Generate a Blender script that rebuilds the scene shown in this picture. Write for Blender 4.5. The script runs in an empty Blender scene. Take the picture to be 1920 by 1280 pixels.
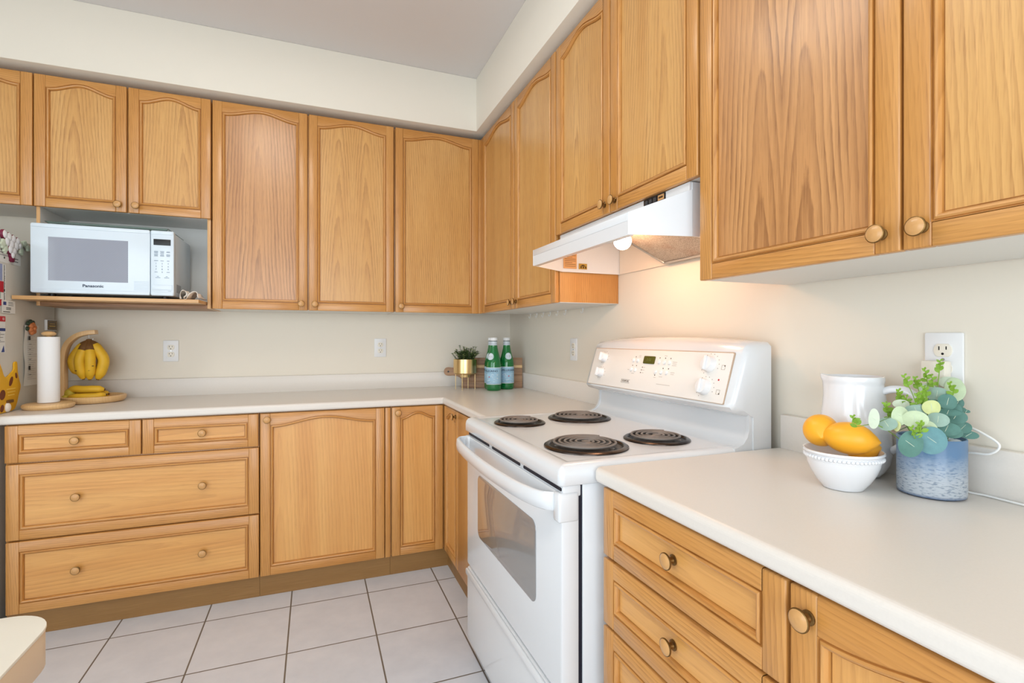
import bpy, bmesh, math, random
from mathutils import Vector, Matrix

# ------------------------------------------------------------------ camera, world, lights, exposure
sc = bpy.context.scene
COL = sc.collection
R = math.radians
PI = math.pi

cam_d = bpy.data.cameras.new('camera')
cam = bpy.data.objects.new('camera', cam_d)
COL.objects.link(cam)
cam.location = (-1.2608, -3.261, 1.2246)
cam.rotation_euler = (R(90), 0, R(-21.3749))
cam_d.sensor_width = 36.0
cam_d.sensor_fit = 'HORIZONTAL'
cam_d.lens = 948.24 / 1920 * 36.0
cam_d.shift_y = -5.47 / 1920
cam_d.clip_start = 0.02
sc.camera = cam

sc.view_settings.view_transform = 'Standard'
sc.view_settings.look = 'None'
sc.view_settings.gamma = 1.0
sc.view_settings.use_curve_mapping = False
sc.view_settings.exposure = -0.12

wd = bpy.data.worlds.new('sky_world')
sc.world = wd
wd.use_nodes = True
bg = wd.node_tree.nodes['Background']
bg.inputs[0].default_value = (0.75, 0.87, 1.0, 1)
bg.inputs[1].default_value = 1.1


def area(name, loc, rot, sx, sy, power, col):
    l = bpy.data.lights.new(name, 'AREA')
    l.shape = 'RECTANGLE'
    l.size, l.size_y = sx, sy
    l.energy = power
    l.color = col
    o = bpy.data.objects.new(name, l)
    COL.objects.link(o)
    o.location = loc
    o.rotation_euler = rot
    return o


# daylight through the patio door behind the camera; the side one is an added left fill
area('daylight_rear', (-2.0, -5.54, 1.35), (R(90), 0, 0), 2.5, 2.0, 78, (0.88, 0.95, 1.0))
area('side_fill', (-3.94, -3.6, 1.35), (R(90), 0, R(-90)), 2.2, 1.9, 44, (0.80, 0.91, 1.0))
LAMP_E = 10.5          # ceiling lamp diffuser, W/m2 like emission strength
BULB_E = 86.0        # range hood bulb

# ------------------------------------------------------------------ node helpers
MATS = {}


class NT:
    def __init__(s, name):
        s.m = bpy.data.materials.new(name)
        s.m.use_nodes = True
        s.t = s.m.node_tree
        s.b = s.t.nodes['Principled BSDF']
        s.out = s.t.nodes['Material Output']

    def n(s, typ, ins=None, **kw):
        nd = s.t.nodes.new(typ)
        for k, v in kw.items():
            setattr(nd, k, v)
        for k, v in (ins or {}).items():
            s.set(nd, k, v)
        return nd

    def set(s, nd, k, v):
        if isinstance(v, bpy.types.NodeSocket):
            s.t.links.new(v, nd.inputs[k])
        else:
            nd.inputs[k].default_value = v

    def math(s, op, a, b=0.0, c=None):
        ins = {0: a, 1: b}
        if c is not None:
            ins[2] = c
        return s.n('ShaderNodeMath', ins, operation=op).outputs[0]

    def noise(s, vec, scale=5, detail=2, rough=.5):
        return s.n('ShaderNodeTexNoise', {'Vector': vec, 'Scale': scale, 'Detail': detail, 'Roughness': rough}).outputs[0]

    def mix(s, f, a, b, blend='MIX'):
        nd = s.n('ShaderNodeMix', data_type='RGBA', blend_type=blend)
        s.set(nd, 0, f)
        s.set(nd, 6, a)
        s.set(nd, 7, b)
        return nd.outputs[2]

    def ramp(s, f, lo, hi):
        return s.n('ShaderNodeMapRange', {0: f, 1: lo, 2: hi, 3: 0.0, 4: 1.0}).outputs[0]

    def bump(s, h, strength=.1, dist=.001):
        nd = s.n('ShaderNodeBump', {'Height': h, 'Strength': strength, 'Distance': dist})
        s.t.links.new(nd.outputs[0], s.b.inputs['Normal'])


def lin(r, g, b):
    f = lambda c: (c / 255 / 12.92) if c / 255 <= .04045 else ((c / 255 + .055) / 1.055) ** 2.4
    return (f(r), f(g), f(b), 1)


def plain(name, rgb, rough=.5, metal=0.0, spec=.5, coat=0.0, noise=0.0, nscale=40, trans=0.0, ior=1.45, sss=0.0, bump=0.0):
    k = NT(name)
    c = lin(*rgb)
    k.b.inputs['Roughness'].default_value = rough
    k.b.inputs['Metallic'].default_value = metal
    k.b.inputs['Specular IOR Level'].default_value = spec
    k.b.inputs['Coat Weight'].default_value = coat
    k.b.inputs['Coat Roughness'].default_value = .08
    k.b.inputs['Transmission Weight'].default_value = trans
    k.b.inputs['IOR'].default_value = ior
    g = k.n('ShaderNodeNewGeometry')
    nz = k.noise(g.outputs['Position'], nscale, 3)
    d = tuple(max(0, x * (1 - noise)) for x in c[:3]) + (1,)
    e = tuple(min(1, x * (1 + noise)) for x in c[:3]) + (1,)
    k.t.links.new(k.mix(nz, d, e), k.b.inputs['Base Color'])
    if bump:
        k.bump(nz, bump)
    MATS[name] = k.m
    return k.m


def mix3(c):
    return tuple(min(1, x * 1.25 + .02) for x in c[:3]) + (1,)


def wood(name, light, mid, dark, rough=.38, period=.012, slope=.05, dist=.03, contrast=.5, pores=.35, coat=.25):
    """oak style grain driven by the UV map: u across the board, v along it, in metres"""
    k = NT(name)
    uv = k.n('ShaderNodeUVMap').outputs[0]
    sep = k.n('ShaderNodeSeparateXYZ', {0: uv})
    u, v = sep.outputs[0], sep.outputs[1]
    def vec(a, b, z=0.0):
        return k.n('ShaderNodeCombineXYZ', {0: k.math('MULTIPLY', u, a), 1: k.math('MULTIPLY', v, b), 2: z}).outputs[0]
    n1 = k.noise(vec(7, 1.6), 1.0, 2)
    n1b = k.noise(vec(55, 9, 3.0), 1.0, 2)
    n1c = k.noise(vec(60, 38, 5.0), 1.0, 2)
    w = k.math('SQRT', k.math('ADD', k.math('MULTIPLY', u, u), .0009))
    w = k.math('ADD', w, k.math('MULTIPLY', v, slope))
    w = k.math('ADD', w, k.math('MULTIPLY', n1, dist))
    w = k.math('ADD', w, k.math('MULTIPLY', n1b, dist * .20))
    w = k.math('ADD', w, k.math('MULTIPLY', n1c, dist * .07))
    ph = k.math('FRACT', k.math('DIVIDE', w, period))
    saw = k.math('POWER', ph, 1.8)                      # soft early wood to sharp late wood line
    edge = k.n('ShaderNodeMapRange', {0: ph, 1: .90, 2: 1.0, 3: 1.0, 4: 0.0}).outputs[0]
    ring = k.math('MULTIPLY', saw, edge)
    vary = k.ramp(k.noise(vec(16, 2.0, 21.0), 1.0, 1), .32, .68)
    ring = k.math('MULTIPLY', ring, k.math('ADD', k.math('MULTIPLY', vary, .75), .3))
    por = k.noise(vec(330, 13, 7.0), 1.0, 2, .6)
    por = k.ramp(por, .50, .70)
    por = k.math('MULTIPLY', por, k.math('ADD', k.math('MULTIPLY', ring, .9), .4))
    fleck = k.ramp(k.noise(vec(150, 4, 31.0), 1.0, 1), .56, .74)
    tone = k.noise(vec(13, .9, 11.0), 1.0, 1)
    c = k.mix(k.ramp(tone, .25, .75), light, mid)
    c = k.mix(k.math('MULTIPLY', ring, contrast), c, dark)
    c = k.mix(k.math('MULTIPLY', fleck, .22), c, mix3(light))
    c = k.mix(k.math('MULTIPLY', por, pores), c, dark)
    k.t.links.new(c, k.b.inputs['Base Color'])
    k.b.inputs['Roughness'].default_value = rough
    k.b.inputs['Coat Weight'].default_value = coat
    k.b.inputs['Coat Roughness'].default_value = .22
    k.bump(k.math('SUBTRACT', 1.0, por), .12, .0006)
    MATS[name] = k.m
    return k.m


OAK = wood('oak_honey', lin(219, 170, 103), lin(206, 152, 83), lin(150, 95, 41), contrast=.6, pores=.55, coat=.4)
OAKF = wood('oak_frame', lin(211, 154, 86), lin(198, 137, 66), lin(146, 87, 33), period=.009, contrast=.5, pores=.5, coat=.4)
OAKB = wood('oak_base_panel', lin(226, 170, 98), lin(214, 152, 80), lin(172, 112, 50), period=.016, contrast=.38, pores=.3, coat=.4)
OAKP = wood('oak_panel_dark', lin(208, 154, 98), lin(190, 134, 80), lin(128, 80, 42), period=.015, slope=.042, contrast=.85, pores=.6, coat=.4)
BOARDW = wood('shelf_oak', lin(222, 178, 124), lin(208, 160, 104), lin(170, 120, 70), period=.006, contrast=.35)
ACACIA = wood('acacia', lin(176, 138, 104), lin(150, 112, 82), lin(98, 66, 44), period=.02, contrast=.6, coat=.05, rough=.5)
BEECH = wood('beech', lin(232, 196, 144), lin(222, 180, 124), lin(196, 148, 92), period=.01, contrast=.25, coat=.1)
TOESHADE = wood('toe_oak_shaded', lin(158, 118, 66), lin(142, 103, 54), lin(110, 76, 36), period=.007, contrast=.4, coat=.05, rough=.5)  # toe-kick oak darkened: the recess shadow is put into the colour

PAINT = plain('cream_paint', (235, 228, 214), .7, spec=.25, noise=.01, nscale=3)
CEILP = plain('ceiling_paint', (224, 220, 218), .85, spec=.1, noise=.01, nscale=3)
LAMI = plain('counter_laminate', (226, 220, 212), .33, spec=.45, noise=.03, nscale=260)
WHITE = plain('white_enamel', (226, 229, 232), .22, spec=.5, coat=.5)
WPLAST = plain('white_plastic', (236, 237, 238), .35)
PANELW = plain('panel_white', (236, 232, 226), .4)
MELA = plain('white_melamine', (230, 229, 225), .45)
MWW = plain('microwave_white', (212, 225, 235), .28, coat=.3)
BLACK = plain('black', (18, 18, 20), .4)
NAVY = plain('slot_dark', (16, 22, 40), .5)
DGREY = plain('dark_grey', (60, 60, 62), .5)
GREYT = plain('grey_print', (120, 122, 126), .6)
BLUEG = plain('blue_grey_print', (78, 104, 130), .6)
COILM = plain('coil_iron', (128, 120, 114), .45, metal=.2)
PANM = plain('drip_pan', (62, 52, 46), .22, metal=.85)
BRASS = plain('antique_brass', (128, 98, 56), .32, metal=.9)
GOLD = plain('brushed_gold', (226, 196, 142), .28, metal=1.0)
STEEL = plain('steel', (190, 190, 190), .3, metal=1.0)
IVORY = plain('ivory_plastic', (238, 232, 218), .4)
LCD = plain('lcd_olive', (84, 84, 26), .25)
FRIDGEW = plain('fridge_side', (208, 204, 194), .5, noise=.02, nscale=500)
PAPER = plain('paper', (228, 228, 224), .8)
PAPERW = plain('paper_towel_white', (240, 242, 244), .9, bump=.2, nscale=600)
RED = plain('red_print', (190, 32, 44), .6)
BLUE = plain('blue_print', (48, 66, 130), .6)
YELL = plain('banana_yellow', (226, 180, 44), .5, noise=.12, nscale=30)
BROWN = plain('banana_brown', (110, 74, 34), .7, noise=.3, nscale=120)
GIRY = plain('toy_yellow', (236, 180, 34), .6, noise=.06, nscale=25)
SPOT = plain('toy_brown', (120, 62, 30), .7)
LEMON = plain('lemon_skin', (250, 178, 44), .38, noise=.05, nscale=40, bump=.15)
CERAM = plain('white_ceramic', (236, 238, 242), .14, coat=.6)
LGR = plain('leaf_pale_green', (196, 214, 178), .6, noise=.14, nscale=90)
LPA = plain('leaf_pale', (206, 218, 196), .6, noise=.1, nscale=90)
LYE = plain('leaf_yellow_green', (206, 214, 150), .6, noise=.12, nscale=90)
LSA = plain('leaf_sage', (150, 178, 164), .6, noise=.16, nscale=90)
LTE = plain('leaf_teal', (88, 132, 122), .6, noise=.2, nscale=90)
LBL = plain('leaf_blue_teal', (104, 150, 156), .6, noise=.2, nscale=90)
SPRIG = plain('sprig_green', (128, 168, 52), .55, noise=.15, nscale=90)
STEM = plain('stem_green', (112, 138, 98), .6)
SUCC = plain('succulent_green', (88, 112, 62), .55, noise=.35, nscale=60)
PEB = plain('white_pebble', (206, 216, 226), .5)
SOIL = plain('soil', (52, 46, 40), .9)
LABELB = plain('label_blue', (162, 202, 226), .5, noise=.1, nscale=160)
LABELW = plain('label_white', (226, 234, 240), .5)
LNAVY = plain('label_navy', (24, 42, 72), .5)
LRED = plain('label_red', (206, 44, 52), .5)
CLOTHW = plain('cloth_cream', (240, 233, 224), .9, noise=.05, nscale=300, bump=.2)
TABLEW = plain('table_cream', (234, 232, 220), .4)
TABLEE = plain('table_tan', (224, 204, 178), .5)
MAROON = plain('maroon_glaze', (120, 28, 62), .3)
FLOWR = plain('flower_orange', (200, 122, 72), .5, noise=.2, nscale=120)
LEAFD = plain('dark_leaf', (46, 66, 50), .5)
DBRN = plain('dark_brown', (70, 50, 26), .4)
GILT = plain('gilt_print', (176, 140, 60), .4)
STICK = plain('sticker_tan', (208, 158, 104), .6)
FILTER = None
HOODIN = plain('hood_inside', (236, 222, 204), .35)
PRINTL = plain('print_light', (178, 178, 178), .7)
PRINTW = plain('panel_print', (176, 166, 156), .6)
KNOBW = plain('knob_wood', (204, 154, 96), .35, coat=.3, noise=.08, nscale=90)
GAPSHADE = plain('panel_gap_shade', (196, 172, 150), .6)  # tan that paints the shadow gap around the control panel
TWHITE = plain('white_trim', (236, 236, 232), .4)


def special():
    global GLASSG, WINDOW, TRAYG, BULB, LAMPM, TILE, FILTER, MESHW, VASE, PANE, LIQ, CORDM
    GLASSG = plain('green_glass', (30, 160, 82), .04, trans=.55, ior=1.5, coat=.4)
    TRAYG = plain('tray_glass', (206, 228, 220), .03, trans=.9, ior=1.5)
    PANE = plain('window_pane', (250, 252, 252), .0, trans=1.0, ior=1.02)
    CORDM = plain('cord_white', (238, 238, 236), .35)
    WINDOW = plain('oven_glass', (138, 138, 138), .04, spec=.9, coat=1.0)
    for nm, col, e in (('bulb_glow', (1.0, .57, .32, 1), BULB_E), ('lamp_diffuser', (1.0, .945, .87, 1), LAMP_E)):
        k = NT(nm)
        k.b.inputs['Base Color'].default_value = (.9, .9, .9, 1)
        k.b.inputs['Emission Color'].default_value = col
        k.b.inputs['Emission Strength'].default_value = e
        MATS[nm] = k.m
    BULB, LAMPM = MATS['bulb_glow'], MATS['lamp_diffuser']
    # floor tile
    k = NT('floor_tile')
    p = k.n('ShaderNodeSeparateXYZ', {0: k.n('ShaderNodeNewGeometry').outputs['Position']})
    def line(sock, off, pitch, wid):
        f = k.math('DIVIDE', k.math('SUBTRACT', sock, off), pitch)
        fr = k.math('FRACT', k.math('ADD', f, 100.5))
        dd = k.math('ABSOLUTE', k.math('SUBTRACT', fr, .5))
        return k.ramp(dd, wid / pitch * .5 - .0015, wid / pitch * .5 + .0015), k.math('FLOOR', k.math('ADD', f, 100.0))
    lx, ix = line(p.outputs[0], -1.700, .3400, .0058)
    ly, iy = line(p.outputs[1], -.738, .3735, .0058)
    tile = k.math('MULTIPLY', lx, ly)
    rnd = k.n('ShaderNodeTexWhiteNoise', {0: k.n('ShaderNodeCombineXYZ', {0: ix, 1: iy, 2: 0.0}).outputs[0]}).outputs[0]
    pos = k.n('ShaderNodeNewGeometry').outputs['Position']
    cl = k.noise(pos, 9, 4, .6)
    c = k.mix(k.ramp(cl, .3, .7), lin(219, 222, 229), lin(207, 211, 219))
    c = k.mix(k.math('MULTIPLY', rnd, .3), c, lin(222, 223, 226))
    c = k.mix(tile, lin(112, 104, 94), c)
    k.t.links.new(c, k.b.inputs['Base Color'])
    k.b.inputs['Roughness'].default_value = .42
    k.bump(tile, .4, .002)
    TILE = k.m
    # aluminium mesh grease filter
    k = NT('filter_mesh')
    uv = k.n('ShaderNodeUVMap').outputs[0]
    ch = k.n('ShaderNodeTexVoronoi', {'Vector': uv, 'Scale': 330.0}).outputs[0]
    gr = k.noise(uv, 9, 3)
    c = k.mix(k.ramp(ch, .1, .6), lin(222, 214, 204), lin(168, 156, 142))
    c = k.mix(k.math('MULTIPLY', k.ramp(gr, .5, .75), .6), c, lin(150, 92, 46))
    k.t.links.new(c, k.b.inputs['Base Color'])
    k.b.inputs['Roughness'].default_value = .4
    k.b.inputs['Metallic'].default_value = .5
    k.bump(ch, .5, .002)
    FILTER = k.m
    # perforated microwave window
    k = NT('microwave_window')
    uv = k.n('ShaderNodeUVMap').outputs[0]
    sp = k.n('ShaderNodeSeparateXYZ', {0: uv})
    a = k.math('SINE', k.math('MULTIPLY', k.math('ADD', sp.outputs[0], k.math('MULTIPLY', sp.outputs[1], .5)), 2 * PI / .0052))
    b = k.math('SINE', k.math('MULTIPLY', sp.outputs[1], 2 * PI / .0052))
    c = k.mix(k.ramp(k.math('MULTIPLY', a, b), -.4, .6), lin(132, 136, 152), lin(160, 166, 178))
    k.t.links.new(c, k.b.inputs['Base Color'])
    k.b.inputs['Roughness'].default_value = .2
    k.b.inputs['Coat Weight'].default_value = .4
    MESHW = k.m
    # frosted blue vase with a silvery mercury glaze towards its foot (the glaze has its own ragged edge)
    k = NT('blue_vase')
    p = k.n('ShaderNodeNewGeometry').outputs['Position']
    sp = k.n('ShaderNodeSeparateXYZ', {0: p})
    nz = k.noise(p, 60, 5, .7)
    h = k.math('ADD', sp.outputs[2], k.math('MULTIPLY', k.math('SUBTRACT', nz, .5), .03))
    f = k.ramp(h, .945, 1.0)
    fl = k.n('ShaderNodeTexNoise', {'Vector': k.n('ShaderNodeVectorMath', {0: p, 1: (1, 1, 3.5)}, operation='MULTIPLY').outputs[0], 'Scale': 110.0, 'Detail': 4.0}).outputs[0]
    silver = k.mix(k.ramp(fl, .52, .64), lin(182, 190, 198), lin(128, 142, 160))
    c = k.mix(f, silver, lin(90, 126, 164))
    foot = k.ramp(sp.outputs[2], .914, .921)
    c = k.mix(foot, lin(52, 82, 124), c)
    k.t.links.new(c, k.b.inputs['Base Color'])
    k.b.inputs['Roughness'].default_value = .36
    k.b.inputs['Coat Weight'].default_value = .15
    VASE = k.m


special()

# ------------------------------------------------------------------ mesh helpers


class MB:
    """collects pieces and links them as ONE mesh object"""

    def __init__(s):
        s.v, s.f, s.uv, s.m, s.sm, s.mats = [], [], [], [], [], []

    def mi(s, mat):
        if mat not in s.mats:
            s.mats.append(mat)
        return s.mats.index(mat)

    def face(s, co, mat, uv=None, smooth=False):
        b = len(s.v)
        s.v += [tuple(c) for c in co]
        s.f.append(list(range(b, b + len(co))))
        s.uv.append(uv or [(0, 0)] * len(co))
        s.m.append(s.mi(mat))
        s.sm.append(smooth)

    def add(s, verts, faces, mat, uvs=None, smooth=True, M=None):
        b = len(s.v)
        s.v += [tuple((M @ Vector(c)) if M else c) for c in verts]
        for i, fc in enumerate(faces):
            s.f.append([b + j for j in fc])
            s.uv.append(uvs[i] if uvs else [(verts[j][0], verts[j][2]) for j in fc])
            s.m.append(s.mi(mat))
            s.sm.append(smooth)

    def bm(s, bm, mat, grain=None, seed=(0, 0), smooth=False, M=None, bev=0.0):
        bm.normal_update()
        bm.verts.index_update()
        verts = [v.co.copy() for v in bm.verts]
        uvs = None
        if grain:
            uvs = []
            ctr = sum(verts, Vector()) / max(1, len(verts))
            for f in bm.faces:
                uvs.append([guv(verts[v.index], ctr, f.normal, grain, seed) for v in f.verts])
        n0 = len(s.sm)
        s.add(verts, [[v.index for v in f.verts] for f in bm.faces], mat, uvs, smooth, M)
        if bev:
            for i, f in enumerate(bm.faces):
                s.sm[n0 + i] = min(e.calc_length() for e in f.edges) < bev * 1.3 and len(f.verts) < 8
        bm.free()

    def box(s, lo, hi, mat, bev=0.0, grain=None, seed=(0, 0), M=None, seg=2):
        bm = bmesh.new()
        bmesh.ops.create_cube(bm, size=1)
        for v in bm.verts:
            v.co = Vector([lo[i] + (hi[i] - lo[i]) * (v.co[i] + .5) for i in range(3)])
        if bev:
            bmesh.ops.bevel(bm, geom=bm.edges[:], offset=bev, segments=seg, affect='EDGES', profile=.5)
        s.bm(bm, mat, grain, seed, bool(bev), M, bev)

    def lathe(s, prof, mat, n=32, M=None, mats=None, sx=1.0, sy=1.0):
        """prof: list of (r, z); axis z"""
        verts, faces, fm = [], [], []
        for r, z in prof:
            for i in range(n):
                a = 2 * PI * i / n
                verts.append((r * math.cos(a) * sx, r * math.sin(a) * sy, z))
        for k in range(len(prof) - 1):
            for i in range(n):
                j = (i + 1) % n
                faces.append([k * n + i, k * n + j, (k + 1) * n + j, (k + 1) * n + i])
                fm.append(mats[k] if mats else mat)
        b = len(s.v)
        s.v += [tuple((M @ Vector(c)) if M else c) for c in verts]
        for fc, m in zip(faces, fm):
            s.f.append([b + j for j in fc])
            s.uv.append([(verts[j][0] + .2, verts[j][1] + verts[j][2]) for j in fc])
            s.m.append(s.mi(m))
            s.sm.append(True)
        if prof[0][0] > 1e-5:
            s.f.append([b + i for i in range(n)][::-1]); s.uv.append([(verts[i][0] + .2, verts[i][1]) for i in range(n)]); s.m.append(s.mi(mats[0] if mats else mat)); s.sm.append(False)
        if prof[-1][0] > 1e-5:
            o = (len(prof) - 1) * n
            s.f.append([b + o + i for i in range(n)]); s.uv.append([(verts[o + i][0] + .2, verts[o + i][1]) for i in range(n)]); s.m.append(s.mi(mats[-1] if mats else mat)); s.sm.append(False)

    def tube(s, pts, rad, mat, n=10, M=None, cap=True, flat=1.0):
        pts = [Vector(p) for p in pts]
        rads = rad if isinstance(rad, (list, tuple)) else [rad] * len(pts)
        verts, faces = [], []
        nrm = None
        for i, p in enumerate(pts):
            t = (pts[min(i + 1, len(pts) - 1)] - pts[max(i - 1, 0)]).normalized()
            if nrm is None:
                nrm = t.orthogonal().normalized()
            nrm = (nrm - t * nrm.dot(t)).normalized()
            bi = t.cross(nrm)
            for k in range(n):
                a = 2 * PI * k / n
                verts.append(p + (nrm * math.cos(a) + bi * math.sin(a) * flat) * rads[i])
        for i in range(len(pts) - 1):
            for k in range(n):
                j = (k + 1) % n
                faces.append([i * n + k, i * n + j, (i + 1) * n + j, (i + 1) * n + k])
        if cap:
            faces.append(list(range(n))[::-1])
            faces.append([(len(pts) - 1) * n + k for k in range(n)])
        s.add(verts, faces, mat, None, True, M)

    def prism(s, poly, y0, y1, mat, grain=None, seed=(0, 0), M=None, bev=0.0, axis='y'):
        """poly in (x,z) extruded along y (or (x,y) along z when axis='z')"""
        bm = bmesh.new()
        P = (lambda a, b, t: (a, t, b)) if axis == 'y' else ((lambda a, b, t: (a, b, t)) if axis == 'z' else (lambda a, b, t: (t, a, b)))
        a = [bm.verts.new(P(x, z, y0)) for x, z in poly]
        b = [bm.verts.new(P(x, z, y1)) for x, z in poly]
        n = len(poly)
        bm.faces.new(a)
        bm.faces.new(b[::-1])
        for i in range(n):
            j = (i + 1) % n
            bm.faces.new([a[j], a[i], b[i], b[j]])
        bmesh.ops.recalc_face_normals(bm, faces=bm.faces[:])
        if bev:
            bmesh.ops.bevel(bm, geom=[e for e in bm.edges if e.calc_face_angle(0) > .6], offset=bev, segments=2, affect='EDGES', profile=.5)
        s.bm(bm, mat, grain, seed, bool(bev), M, bev)

    def sphere(s, c, r, mat, n=16, M=None, sc=(1, 1, 1)):
        prof = [(max(1e-6, math.sin(PI * i / n)) , -math.cos(PI * i / n)) for i in range(n + 1)]
        T = Matrix.Translation(c) @ Matrix.Diagonal((r * sc[0], r * sc[1], r * sc[2], 1))
        s.lathe(prof, mat, 2 * n, (M @ T) if M else T)

    def build(s, name, parent=None, loc=(0, 0, 0), rot=(0, 0, 0), sharp=40):
        me = bpy.data.meshes.new(name)
        me.from_pydata(s.v, [], s.f)
        for m in s.mats:
            me.materials.append(m)
        me.polygons.foreach_set('material_index', s.m)
        me.polygons.foreach_set('use_smooth', s.sm)
        ul = me.uv_layers.new(name='UVMap')
        flat = [c for f in s.uv for p in f for c in p]
        ul.data.foreach_set('uv', flat)
        me.update()
        if any(s.sm):
            me.set_sharp_from_angle(angle=R(sharp))
        o = bpy.data.objects.new(name, me)
        COL.objects.link(o)
        o.location = loc
        o.rotation_euler = rot
        if parent:
            o.parent = parent
        return o


def guv(co, ctr, nrm, grain, seed):
    ax = 'xyz'.index(grain)
    a = max(range(3), key=lambda i: abs(nrm[i]))
    rest = [i for i in range(3) if i != ax and i != a] or [i for i in range(3) if i != ax]
    u = co[rest[0]] - ctr[rest[0]] + seed[0]
    v = co[ax] + seed[1]
    if a == ax:
        u = co[rest[0]] + .3
        v = co[rest[-1]] * 3 + seed[1]
    return (u, v)


def empty(name, loc=(0, 0, 0), rz=0.0, rot=None):
    o = bpy.data.objects.new(name, None)
    o.empty_display_size = .05
    COL.objects.link(o)
    o.location = loc
    o.rotation_euler = rot or (0, 0, rz)
    return o


def tag(o, label, cat, group=None):
    o['label'] = label
    o['category'] = cat
    if group:
        o['group'] = group
    return o


def struct(o):
    o['kind'] = 'structure'
    return o


def text_geo(body, size, extrude=.0002, align='CENTER', bold=0.0):
    cu = bpy.data.curves.new('t', 'FONT')
    cu.body = body
    cu.size = size
    cu.align_x = align
    cu.align_y = 'CENTER'
    cu.extrude = extrude
    cu.offset = bold * size
    cu.resolution_u = 3
    o = bpy.data.objects.new('t', cu)
    me = bpy.data.meshes.new_from_object(o)
    v = [tuple(p.co) for p in me.vertices]
    f = [list(p.vertices) for p in me.polygons]
    bpy.data.objects.remove(o)
    bpy.data.curves.remove(cu)
    bpy.data.meshes.remove(me)
    return v, f


FRONT = Matrix.Rotation(R(90), 4, 'X')       # text lying in xy -> facing -y


def add_text(mb, body, size, x, y, z, mat, M=None, sx=1.0, bold=0.0, align='CENTER'):
    v, f = text_geo(body, size, .0002, align, bold)
    T = Matrix.Translation((x, y, z)) @ FRONT @ Matrix.Diagonal((sx, 1, 1, 1))
    mb.add(v, f, mat, None, False, (M @ T) if M else T)


def rrect(x0, z0, x1, z1, r, n=5):
    p = []
    for cx, cz, a0 in ((x1 - r, z0 + r, -90), (x1 - r, z1 - r, 0), (x0 + r, z1 - r, 90), (x0 + r, z0 + r, 180)):
        for i in range(n + 1):
            a = R(a0 + 90 * i / n)
            p.append((cx + r * math.cos(a), cz + r * math.sin(a)))
    return p


def bez(p0, p1, p2, p3, n=10):
    p0, p1, p2, p3 = map(Vector, (p0, p1, p2, p3))
    return [p0 * (1 - t) ** 3 + p1 * 3 * t * (1 - t) ** 2 + p2 * 3 * t * t * (1 - t) + p3 * t ** 3 for t in [i / n for i in range(n + 1)]]


def catmull(pts, n=6):
    pts = [Vector(p) for p in pts]
    out = []
    for i in range(len(pts) - 1):
        p0, p1, p2, p3 = pts[max(i - 1, 0)], pts[i], pts[i + 1], pts[min(i + 2, len(pts) - 1)]
        for k in range(n):
            t = k / n
            out.append(.5 * ((2 * p1) + (p2 - p0) * t + (2 * p0 - 5 * p1 + 4 * p2 - p3) * t * t + (3 * p1 - p0 - 3 * p2 + p3) * t ** 3))
    out.append(pts[-1])
    return out


rng = random.Random(7)
BACK, RIGHT = 0.0, R(-90)     # local x runs along the wall, local -y points into the room

# ------------------------------------------------------------------ the room shell
XL, YF, HC = -4.0, -5.6, 2.7846
DS, ZS = .353, 2.4691


def wall(name, boxes, mat=PAINT):
    m = MB()
    for lo, hi in boxes:
        m.box(lo, hi, mat)
    return struct(m.build(name))


struct_floor = MB()
struct_floor.box((XL - .1, YF - .1, -.1), (.1, .1, 0), TILE)
struct(struct_floor.build('floor'))
wall('ceiling', [((XL - .1, YF - .1, HC), (.1, .1, HC + .1))], CEILP)
wall('wall_back', [((XL - .1, 0, 0), (.1, .1, HC))])
wall('wall_right', [((0, YF - .1, 0), (.1, 0, HC))])
# side wall with a window added for the left fill, rear wall with a patio door, both behind the camera
wall('wall_left', [((XL - .1, YF - .1, 0), (XL, -4.75, HC)), ((XL - .1, -2.45, 0), (XL, 0, HC)),
                   ((XL - .1, -4.75, 0), (XL, -2.45, .35)), ((XL - .1, -4.75, 2.35), (XL, -2.45, HC))])
wall('wall_rear', [((XL, YF - .1, 0), (-3.3, YF, HC)), ((-.7, YF - .1, 0), (0, YF, HC)),
                   ((-3.3, YF - .1, 2.4), (-.7, YF, HC)), ((-3.3, YF - .1, 0), (-.7, YF, .3))])
m = MB()
for a, b in ((-3.3, -3.24), (-2.03, -1.97), (-.76, -.7)):
    m.box((a, YF - .07, .3), (b, YF - .02, 2.4), TWHITE)
for a, b in ((.3, .36), (2.34, 2.4)):
    m.box((-3.3, YF - .07, a), (-.7, YF - .02, b), TWHITE)
win = struct(m.build('window_1'))
m = MB(); m.box((-3.24, YF - .05, .36), (-.76, YF - .044, 2.34), PANE); m.build('pane', win)
m = MB()
for a, b in ((-4.75, -4.69), (-3.63, -3.57), (-2.51, -2.45)):
    m.box((XL - .07, a, .35), (XL - .02, b, 2.35), TWHITE)
for a, b in ((.35, .41), (2.29, 2.35)):
    m.box((XL - .07, -4.75, a), (XL - .02, -2.45, b), TWHITE)
win = struct(m.build('fill_window'))  # unseen window added to go with the side fill light
m = MB(); m.box((XL - .05, -4.69, .41), (XL - .044, -2.51, 2.29), PANE); m.build('pane', win)
m = MB(); m.box((XL, -2.45 + .0, 0), (XL + .014, -.72, .1), TWHITE, .003); struct(m.build('baseboard_left'))
# dropped soffit above the wall cabinets
m = MB()
m.prism([(XL, 0), (XL, -DS), (-DS, -DS), (-DS, -3.5), (0, -3.5), (0, 0)], ZS, HC, PAINT, axis='z', bev=.002)
struct(m.build('wall_soffit'))

# ------------------------------------------------------------------ cabinet doors, drawers and knobs
DU, DB, DT = .3136, .6167, .019
ST, BW = .043, .013        # stile width, bead width
BEAD = [(0, 0), (.0009, .0045), (.0026, .0045), (.0038, .0002), (.0068, -.0020), (.0102, -.0006), (.0128, .0046), (.0136, .0104), (.0154, .0104), (.0160, .0086)]


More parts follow.
